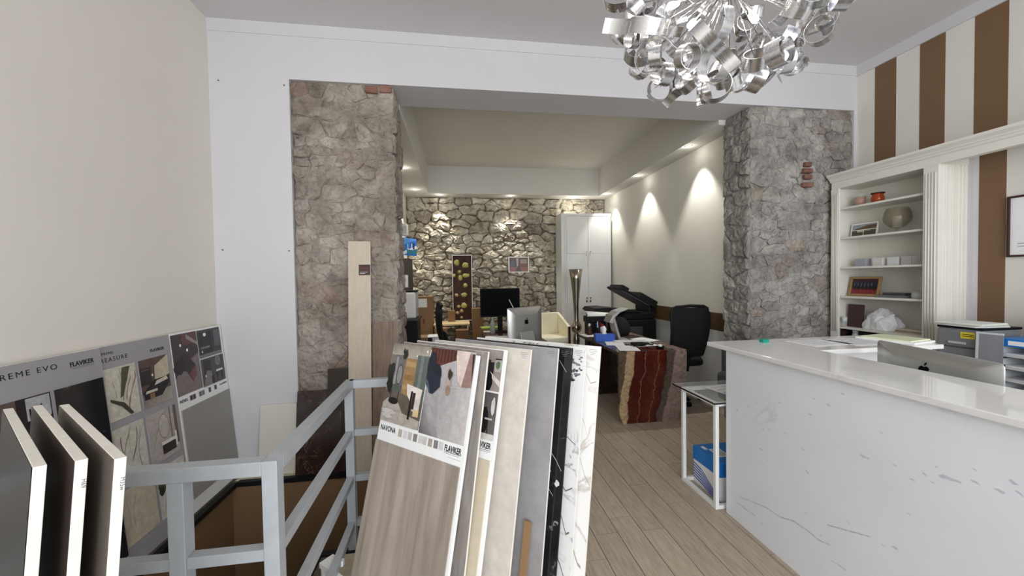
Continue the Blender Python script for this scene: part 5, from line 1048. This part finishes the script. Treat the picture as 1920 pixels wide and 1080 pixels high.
c2 = root('candle_jar', 'squat orange-brown jar with a dark lid on the top bookcase shelf', 'candle', (3.735, 2.905, S(2.125)), group='candles in glass on the top shelf')
MB().lathe([(0.001, 0), (0.036, 0), (0.046, 0.025), (0.047, 0.05), (0.038, 0.072), (0.040, 0.082)], 24).build('jar', 'terracotta', c2); MB().lathe([(0.001, 0.082), (0.047, 0.083), (0.049, 0.093), (0.001, 0.097)], 24).build('lid', 'dark_wood', c2)
def facing(x, y, z, tilt=0.0, yawd=0.0):   # local frame for things on the shelves facing the room (-x)
    a = math.radians(yawd); return frame((x, y, z), (-math.sin(a), -math.cos(a), 0), (math.sin(tilt), 0, math.cos(tilt)))
pc = root('photo_card', 'white card with three landscape photographs on the second bookcase shelf', 'picture', mw=facing(3.735, 3.145, S(1.845), 0.16))
MB().box(0, 0.235, 0, 0.006, 0, 0.125).build('card', 'white', pc)
picture('printed_picture', pc, [((150, 156, 160), R4(0.012, 0.012, 0.223, 0.06)), ((104, 84, 62), [(0.012, 0.06), (0.223, 0.06), (0.223, 0.02), (0.15, 0.025), (0.06, 0.045)]), ((80, 70, 56), R4(0.012, 0.067, 0.114, 0.115)), ((196, 190, 170), R4(0.06, 0.067, 0.114, 0.085)), ((84, 76, 64), R4(0.12, 0.067, 0.223, 0.115)), ((150, 140, 120), R4(0.12, 0.067, 0.18, 0.08))], 0.125)
gb = root('glass_candle_bowl', 'round smoky glass bowl holding a white candle on the second bookcase shelf', 'candle holder', (3.74, 2.755, S(1.845)))
M['smoke_glass'] = glass('smoke_glass', s2l(150, 140, 116), 0.05, 0.38)
MB().lathe([(0.045, 0), (0.045, 0.006), (0.012, 0.016), (0.012, 0.03), (0.05, 0.05), (0.086, 0.09), (0.094, 0.125), (0.085, 0.175), (0.070, 0.21), (0.067, 0.21), (0.082, 0.175), (0.091, 0.125), (0.083, 0.092), (0.048, 0.054), (0.001, 0.04)], 32, cap=False).build('bowl', 'smoke_glass', gb)
MB().lathe([(0.001, 0.045), (0.032, 0.045), (0.032, 0.135), (0.026, 0.138), (0.001, 0.132)], 20).build('candle', 'wax', gb)
for y, w_, mt, lb in ((3.03, 0.095, s2l(166, 170, 180), 'blue-grey stone sample block, first from the left on the third shelf'), (2.885, 0.085, s2l(226, 222, 218), 'off-white stone sample block, second from the left on the third shelf'), (2.768, 0.085, s2l(226, 228, 230), 'bright white stone sample block in the middle of the third shelf'), (2.668, 0.075, s2l(196, 194, 190), 'pale grey stone sample block, fourth on the third shelf'), (2.585, 0.085, s2l(188, 187, 186), 'grey stone sample block, last on the third shelf')):
    r = root('stone_block', lb, 'stone sample', (3.74, y, S(1.565)), group='stone sample blocks on the third shelf'); MB().box(-0.03, 0.03, -w_/2, w_/2, 0, 0.072).build('body', plain('block_stone', mt, 0.5, var=0.05, scale=30), r, 0.003)
    MB().box(-0.031, -0.03, -w_/2+0.006, w_/2-0.006, 0.006, 0.066).build('sawn_face', plain('sawn_stone', tuple(c*0.93 for c in mt), 0.7, var=0.05, scale=40), r)
fp = root('framed_picture', 'gold-framed photo of a dark red interior on the fourth bookcase shelf', 'picture', mw=facing(3.72, 3.15, S(1.288), 0.2))
fw_, fh_ = 0.27, 0.185
for a_ in ((0, 0.022, 0, fh_), (fw_-0.022, fw_, 0, fh_)): MB().box(a_[0], a_[1], -0.006, 0.01, a_[2], a_[3]).build('frame_side', 'oak_frame', fp, 0.002)
for z in (0, fh_-0.022): MB().box(0.022, fw_-0.022, -0.006, 0.01, z, z+0.022).build('frame_side', 'oak_frame', fp, 0.002)
picture('printed_picture', fp, [((60, 26, 32), R4(0.022, 0.022, fw_-0.022, fh_-0.022)), ((130, 40, 46), R4(0.022, 0.11, fw_-0.022, fh_-0.022)), ((30, 28, 44), R4(0.022, 0.05, fw_-0.022, 0.095)), *[((90, 90, 110), R4(0.04+0.03*k, 0.06, 0.05+0.03*k, 0.10)) for k in range(6)], *[((24, 18, 26), blob(0.05+0.035*k, 0.105, 0.014, 0.02, 50+k)) for k in range(6)]], fh_, y=0.002)
sl_ = root('slate_samples', 'flat stack of dark slate pieces beside the gold frame', 'stone sample', (3.73, 2.76, S(1.288)))
for k in range(2): MB().box(-0.05, 0.05, -0.115+0.01*k, 0.11-0.05*k, 0.021*k, 0.021*k+0.02).build('slate', 'dark_grey' if k else 'grey_ink', sl_, 0.002)
gs = root('stone_block', 'small rounded grey stone on the fourth shelf beside the slate pieces', 'stone sample', (3.74, 2.595, S(1.288)))
MB().lathe([(0.001, 0), (0.045, 0.0), (0.05, 0.02), (0.042, 0.05), (0.025, 0.058), (0.001, 0.06)], 12).build('body', 'tray_grey', gs)
dv = root('dark_vase', 'slim dark red vase against the right side of the fourth shelf', 'vase', (3.72, 2.455, S(1.288)))
MB().lathe([(0.001, 0), (0.022, 0), (0.014, 0.04), (0.013, 0.09), (0.026, 0.16), (0.032, 0.19), (0.028, 0.19), (0.01, 0.10), (0.001, 0.09)], 20).build('body', 'dark_wood', dv)
bk2 = root('catalogue', 'dark brown catalogue standing upright on the fifth bookcase shelf', 'book', mw=facing(3.70, 3.14, S(0.995), 0.08))
MB().box(0, 0.135, 0, 0.018, 0, 0.215).build('cover', plain('brown_cover', s2l(70, 48, 48), 0.5), bk2, 0.002); MB().box(0.002, 0.133, 0.002, 0.016, 0.003, 0.2165).build('pages', 'white_matt', bk2)
gl = root('small_glass', 'small clear glass in front of the brown catalogue', 'glass', (3.655, 3.125, S(0.995)))
MB().lathe([(0.001, 0), (0.020, 0), (0.024, 0.10), (0.022, 0.10), (0.018, 0.004), (0.001, 0.003)], 16).build('body', 'glass', gl); MB().lathe([(0.001, 0.05), (0.018, 0.05), (0.0195, 0.085), (0.001, 0.085)], 14).build('content', 'white', gl)
bm = bmesh.new(); bmesh.ops.create_icosphere(bm, subdivisions=4, radius=1)
for v in bm.verts:
    p = v.co.copy(); k = 1+0.30*noise.noise(p*1.5+Vector((4, 1, 2)))+0.13*noise.noise(p*4)+0.05*noise.noise(p*9); v.co = Vector((p.x*0.07*k, p.y*0.138*k*(1+0.25*max(0, 0.4-p.z)), p.z*0.15*k)); v.co.z = max(v.co.z, -0.025)+0.025
me = bpy.data.meshes.new('rock_body'); bm.to_mesh(me); bm.free(); me.materials.append(M['rock'])
rr_ = root('white_rock', 'large rough white rock lying on the fifth bookcase shelf', 'rock', (3.735, 2.855, S(0.995))); o_r = bpy.data.objects.new('rock_body', me); COL.objects.link(o_r); o_r.parent = rr_
ts = root('tile_samples', 'low stack of sand-coloured tile samples right of the white rock', 'tile sample', (3.68, 2.565, S(0.995)))
for k in range(3): MB().box(-0.05, 0.05, -0.14+0.012*k, 0.13-0.01*k, 0.014*k, 0.014*k+0.0125).build('tile', ('cream_tile', 'travertine', 'cream_tile')[k], ts, 0.001)
bx = root('dark_box', 'narrow black and maroon box at the left of the lowest visible shelf', 'box', (3.70, 3.135, S(0.80)))
MB().box(-0.04, 0.04, -0.03, 0.03, 0, 0.165).build('carton', 'black', bx, 0.002); MB().box(-0.042, -0.04, -0.02, 0.022, 0.01, 0.155).build('label', 'dark_wood', bx)
bx = root('jar', 'small clear storage jar between two black boxes on the lowest visible shelf', 'jar', (3.70, 3.045, S(0.80)))
MB().lathe([(0.001, 0), (0.035, 0), (0.038, 0.13), (0.03, 0.15), (0.001, 0.15)], 16).build('body', 'tray_grey', bx); MB().lathe([(0.034, 0.15), (0.034, 0.165), (0.001, 0.166)], 16).build('lid', 'white', bx)
bx = root('black_carton', 'black carton with pale lettering on the lowest visible shelf', 'box', (3.70, 2.91, S(0.80)))
MB().prism([(-0.09, 0), (0.09, 0), (0.09, 0.17), (-0.04, 0.17), (-0.09, 0.12)], -0.04, 0.04, 'x').build('carton', 'black', bx); tt = text('lettering', 'CHAPEAU', 0.026, 'grey_ink', bx, -0.0412, 0.13, y=0.05, rot=(PI/2, 0, -PI/2), fit=0.12)

# ------------------------------------------------------------------ certificate on the striped wall
cf = root('framed_certificate', 'white certificate in a thin dark red frame on the striped wall', 'certificate', mw=frame((XR-0.012, 2.19, 1.60), (0, -1, 0), (0, 0, 1)))
cw_, chh = 0.60, 0.43
for a_ in ((0, 0.014, 0, chh), (cw_-0.014, cw_, 0, chh)): MB().box(a_[0], a_[1], -0.012, 0.01, a_[2], a_[3]).build('frame_side', 'dark_wood', cf, 0.002)
for z in (0, chh-0.014): MB().box(0.014, cw_-0.014, -0.012, 0.01, z, z+0.014).build('frame_side', 'dark_wood', cf, 0.002)
MB().box(0.014, cw_-0.014, 0, 0.008, 0.014, chh-0.014).build('certificate_paper', 'white_matt', cf)
for k, (u, v, l) in enumerate(((0.14, 0.07, 0.34), (0.15, 0.16, 0.3), (0.10, 0.215, 0.4), (0.17, 0.19, 0.25), (0.15, 0.28, 0.3), (0.05, 0.335, 0.09), (0.05, 0.355, 0.08))): MB().box(u, u+l, -0.001, 0.0, chh-v-0.004, chh-v+(0.006 if k == 0 else 0)).build('printed_line', 'grey_ink', cf)

# ------------------------------------------------------------------ low cabinet with office supplies at the right wall
lc = root('low_cabinet', 'low white cabinet under the striped wall behind the counter', 'cabinet', (3.30, 1.50, 0))
MB().box(-0.06, 0.60, -0.66, 0.80, 0, 0.75).build('carcass', 'white', lc, 0.003)
for k in range(3):
    d_ = MB().box(-0.078, -0.06, -0.65+k*0.483, -0.172+k*0.483, 0.04, 0.73).build('door', 'white', lc, 0.002); MB().box(-0.09, -0.078, -0.23+k*0.483, -0.20+k*0.483, 0.45, 0.55).build('handle', 'chrome', d_)
CB = 0.7505
du = root('drawer_unit', 'smoky translucent plastic drawer unit with a yellow label', 'drawer unit', (3.42, 2.075, CB))
MB().box(-0.10, 0.20, -0.115, 0.115, 0, 0.37).build('body', 'grey_clear', du, 0.006)
for k in range(3):
    d_ = MB().box(-0.118, -0.10, -0.105, 0.105, 0.012+k*0.12, 0.122+k*0.12).build('drawer', 'grey_clear', du, 0.004); MB().box(-0.128, -0.118, -0.045, 0.045, 0.03+k*0.12, 0.045+k*0.12).build('handle', 'tray_grey', d_, 0.002)
MB().box(-0.1195, -0.118, -0.085, -0.015, 0.31, 0.352).build('label', 'yellow', du)
for k in range(2): MB().box(-0.1200, -0.1194, -0.078, -0.022, 0.324+k*0.011, 0.328+k*0.011).build('printed_line', 'ink', du)
MB().box(-0.105, 0.205, -0.12, 0.12, 0.37, 0.385).build('top', 'black', du, 0.003)
pp2 = root('paper_stack', 'fanned pile of papers and envelopes on top of the smoky drawer unit', 'papers', (3.42, 2.09, CB+0.3855))
for k in range(4): MB().box(-0.11, 0.13, -0.115, 0.115, 0.006*k, 0.006*k+0.005, mat=Matrix.Rotation(0.06*k-0.1, 4, 'Z')).build('sheet', ('white_matt', 'tray_grey', 'pale_yellow', 'white_matt')[k], pp2)
lb_ = root('black_box', 'flat black box behind the tilted grey panel on the low cabinet', 'box', (3.72, 1.92, CB)); MB().box(-0.08, 0.12, -0.09, 0.04, 0, 0.42).build('body', 'black', lb_, 0.005); MB().box(-0.075, 0.115, -0.085, 0.035, 0.42, 0.425).build('lid', 'dark_grey', lb_)
tp = root('tilted_panel', 'framed grey glass panel leaning between the drawer unit and the letter trays', 'panel', mw=frame((3.245, 1.955, CB), (0.12, -1, 0), (0.02, 0.20, 1)))
MB().box(0, 0.012, -0.005, 0.005, 0, 0.37).box(0.012, 0.115, -0.005, 0.005, 0.358, 0.37).build('frame', 'tray_grey', tp); MB().box(0.012, 0.115, -0.003, 0.003, 0, 0.358).build('pane', 'grey_clear', tp)
ltt = root('letter_trays', 'pale grey letter trays stacked four high, full of paper', 'letter tray', (3.42, 1.745, CB))
for k in range(4):
    z = 0.075*k; t_o = MB().box(-0.13, 0.17, -0.125, 0.125, z, z+0.006).box(-0.13, 0.17, -0.125, -0.118, z, z+0.065).box(-0.13, 0.17, 0.118, 0.125, z, z+0.065).box(-0.13, -0.125, -0.118, 0.118, z, z+0.022).build('tray', 'tray_grey', ltt, 0.0015)
    MB().box(-0.12, 0.16, -0.11, 0.11, z+0.007, z+0.025).build('paper_pile', ('white_matt', 'tray_grey', 'white_matt', 'white_matt')[k], ltt)
bn = root('blue_box_file', 'bright blue box file with a white label on top of the letter trays', 'file', (3.42, 1.745, CB+0.2935))
MB().box(-0.135, 0.17, -0.125, 0.125, 0, 0.048).build('case', 'blue', bn, 0.003); MB().box(-0.1365, -0.135, -0.085, 0.085, 0.010, 0.036).build('label', 'white_matt', bn)
bp2 = root('black_printer', 'black office device on the low cabinet behind the blue box file', 'printer', (3.72, 1.62, CB)); MB().box(-0.10, 0.14, -0.25, 0.20, 0, 0.47).build('body', 'black', bp2, 0.01); MB().box(-0.08, 0.12, -0.22, 0.17, 0.47, 0.48).build('lid', 'dark_grey', bp2, 0.004)
ps = root('paper_stack', 'grey papers lying on the black office device at the right edge', 'papers', (3.72, 1.62, CB+0.4805)); MB().box(-0.10, 0.10, -0.18, 0.14, 0, 0.008).build('sheet', 'tray_grey', ps); MB().box(-0.09, 0.08, -0.16, 0.13, 0.008, 0.014).build('sheet', 'white_matt', ps)

# ------------------------------------------------------------------ chandelier of curled aluminium ribbons
CC = Vector((0.872, 1.115, 2.43))
cl = root('ribbon_chandelier', 'large round ceiling lamp of curled brushed aluminium ribbons with glowing capsule bulbs', 'chandelier', tuple(CC))
MB().lathe([(0.001, ZC-CC.z), (0.07, ZC-CC.z), (0.07, ZC-CC.z-0.03), (0.02, ZC-CC.z-0.05)], 24).build('ceiling_rose', 'chrome', cl)
MB().tube([(0, 0, 0.05), (0, 0, ZC-CC.z-0.04)], 0.008).build('stem', 'chrome', cl)
MB().lathe([(0.001, -0.05), (0.035, -0.035), (0.05, 0), (0.035, 0.035), (0.001, 0.05)], 20).build('hub', 'chrome', cl)
rd = random.Random(12); curls = []
for k in range(6):
    w_ = 0.034; R0 = (0.040, 0.050, 0.034, 0.046, 0.038, 0.055)[k]; turns = (1.0, 0.85, 1.25, 0.7, 1.4, 0.6)[k]; pth = []
    n = 26
    for i in range(n+1):
        a = 2*PI*turns*i/n; r_ = R0*(1-0.28*i/n); pth.append((r_*math.cos(a), r_*math.sin(a)))
    if k in (1, 3, 5):   # reverse curl: S shape
        cx = 2*R0; tail = [(cx-R0*1.0*math.cos(a/10*PI*0.6), -R0*1.0*math.sin(a/10*PI*0.6)) for a in range(1, 11)]; pth = tail[::-1]+pth
    vs = []; fs = []; N = len(pth); t = 0.0005
    for i, (x, y) in enumerate(pth):
        x2, y2 = pth[min(i+1, N-1)]; x1, y1 = pth[max(i-1, 0)]; L = math.hypot(x2-x1, y2-y1) or 1; nx, ny = -(y2-y1)/L, (x2-x1)/L; sk = 0.018*i/N
        vs += [(x-nx*t, y-ny*t, -w_/2+sk), (x-nx*t, y-ny*t, w_/2+sk), (x+nx*t, y+ny*t, w_/2+sk), (x+nx*t, y+ny*t, -w_/2+sk)]
    for i in range(N-1):
        for q in range(4): fs.append((i*4+q, (i+1)*4+q, (i+1)*4+(q+1) % 4, i*4+(q+1) % 4))
    fs += [(0, 1, 2, 3), ((N-1)*4+3, (N-1)*4+2, (N-1)*4+1, (N-1)*4)]
    curls.append(MB().add(vs, fs, 0, True).mesh('ribbon_curl', 'brushed'))
for m in curls:
    for p in m.polygons: p.use_smooth = True
    if hasattr(m, 'set_sharp_from_angle'): m.set_sharp_from_angle(angle=math.radians(35))
rod = MB().tube([(0, 0, 0), (0, 0, 1)], 0.0016, 6).mesh('rod', 'chrome')
NC = 138; ga = PI*(3-math.sqrt(5))
for i in range(NC):
    z = 1-2*(i+0.5)/NC; r_ = math.sqrt(max(0, 1-z*z)); a = ga*i
    d_ = Vector((r_*math.cos(a)+rd.uniform(-.06, .06), r_*math.sin(a)+rd.uniform(-.06, .06), z+rd.uniform(-.06, .06))).normalized(); rad = rd.uniform(0.80, 1.0)
    p = Vector((d_.x*0.355*rad, d_.y*0.355*rad, d_.z*0.325*rad))
    if any((CC+p-(Vector((0, 0, 1.5))+(CC+Vector(q)-Vector((0, 0, 1.5)))*t)).length < 0.07 for q in ((-0.18, 0.01, -0.075), (0.075, -0.01, -0.105)) for t in (0.80, 0.84, 0.88, 0.92, 0.96, 1.0)): continue
    for tr_ in range(30):
        cm = curls[rd.choice((0, 0, 1, 2, 2, 3, 4, 5))]; ro = Euler((rd.uniform(0, 2*PI), rd.uniform(0, 2*PI), rd.uniform(0, 2*PI))); s = rd.uniform(0.95, 1.35); R_ = ro.to_matrix()*s
        if max(((p+R_ @ v.co).x/0.415)**2+((p+R_ @ v.co).y/0.415)**2+((p+R_ @ v.co).z/0.375)**2 for v in cm.vertices[:]) < 1: break
        p *= 0.985
    o = bpy.data.objects.new('ribbon_curl', cm); COL.objects.link(o); o.parent = cl; o.location = p; o.rotation_euler = ro; o.scale = (s, s, s)
    if i % 2 == 0:
        q_ = bpy.data.objects.new('rod', rod); COL.objects.link(q_); q_.parent = cl; q_.rotation_euler = Vector(p).to_track_quat('Z', 'Y').to_euler(); q_.scale = (1, 1, p.length)
for k, bp_ in enumerate(((-0.18, 0.01, -0.075), (0.075, -0.01, -0.105), (0.0, 0.19, 0.0), (-0.06, -0.18, 0.03), (0.19, 0.08, 0.04), (-0.13, 0.13, 0.12), (0.14, -0.12, 0.12), (0.0, 0.0, 0.20))):
    v_ = Vector(bp_); m = Matrix.Translation(v_) @ v_.to_track_quat('Z', 'Y').to_matrix().to_4x4()
    MB().lathe([(0.001, -0.014), (0.009, -0.011), (0.011, 0.0), (0.010, 0.018), (0.001, 0.026)], 12, mat=m).build('capsule_bulb', 'bulb', cl)
    MB().tube([v_*0.15, v_*0.93], 0.004, 6).build('bulb_arm', 'chrome', cl)
    l_ = bpy.data.lights.new('capsule_lamp', 'POINT'); l_.energy = 0.55; l_.color = (1, 0.93, 0.82); l_.shadow_soft_size = 0.012
    lo_ = bpy.data.objects.new('capsule_lamp', l_); COL.objects.link(lo_); lo_.location = CC+v_*1.12
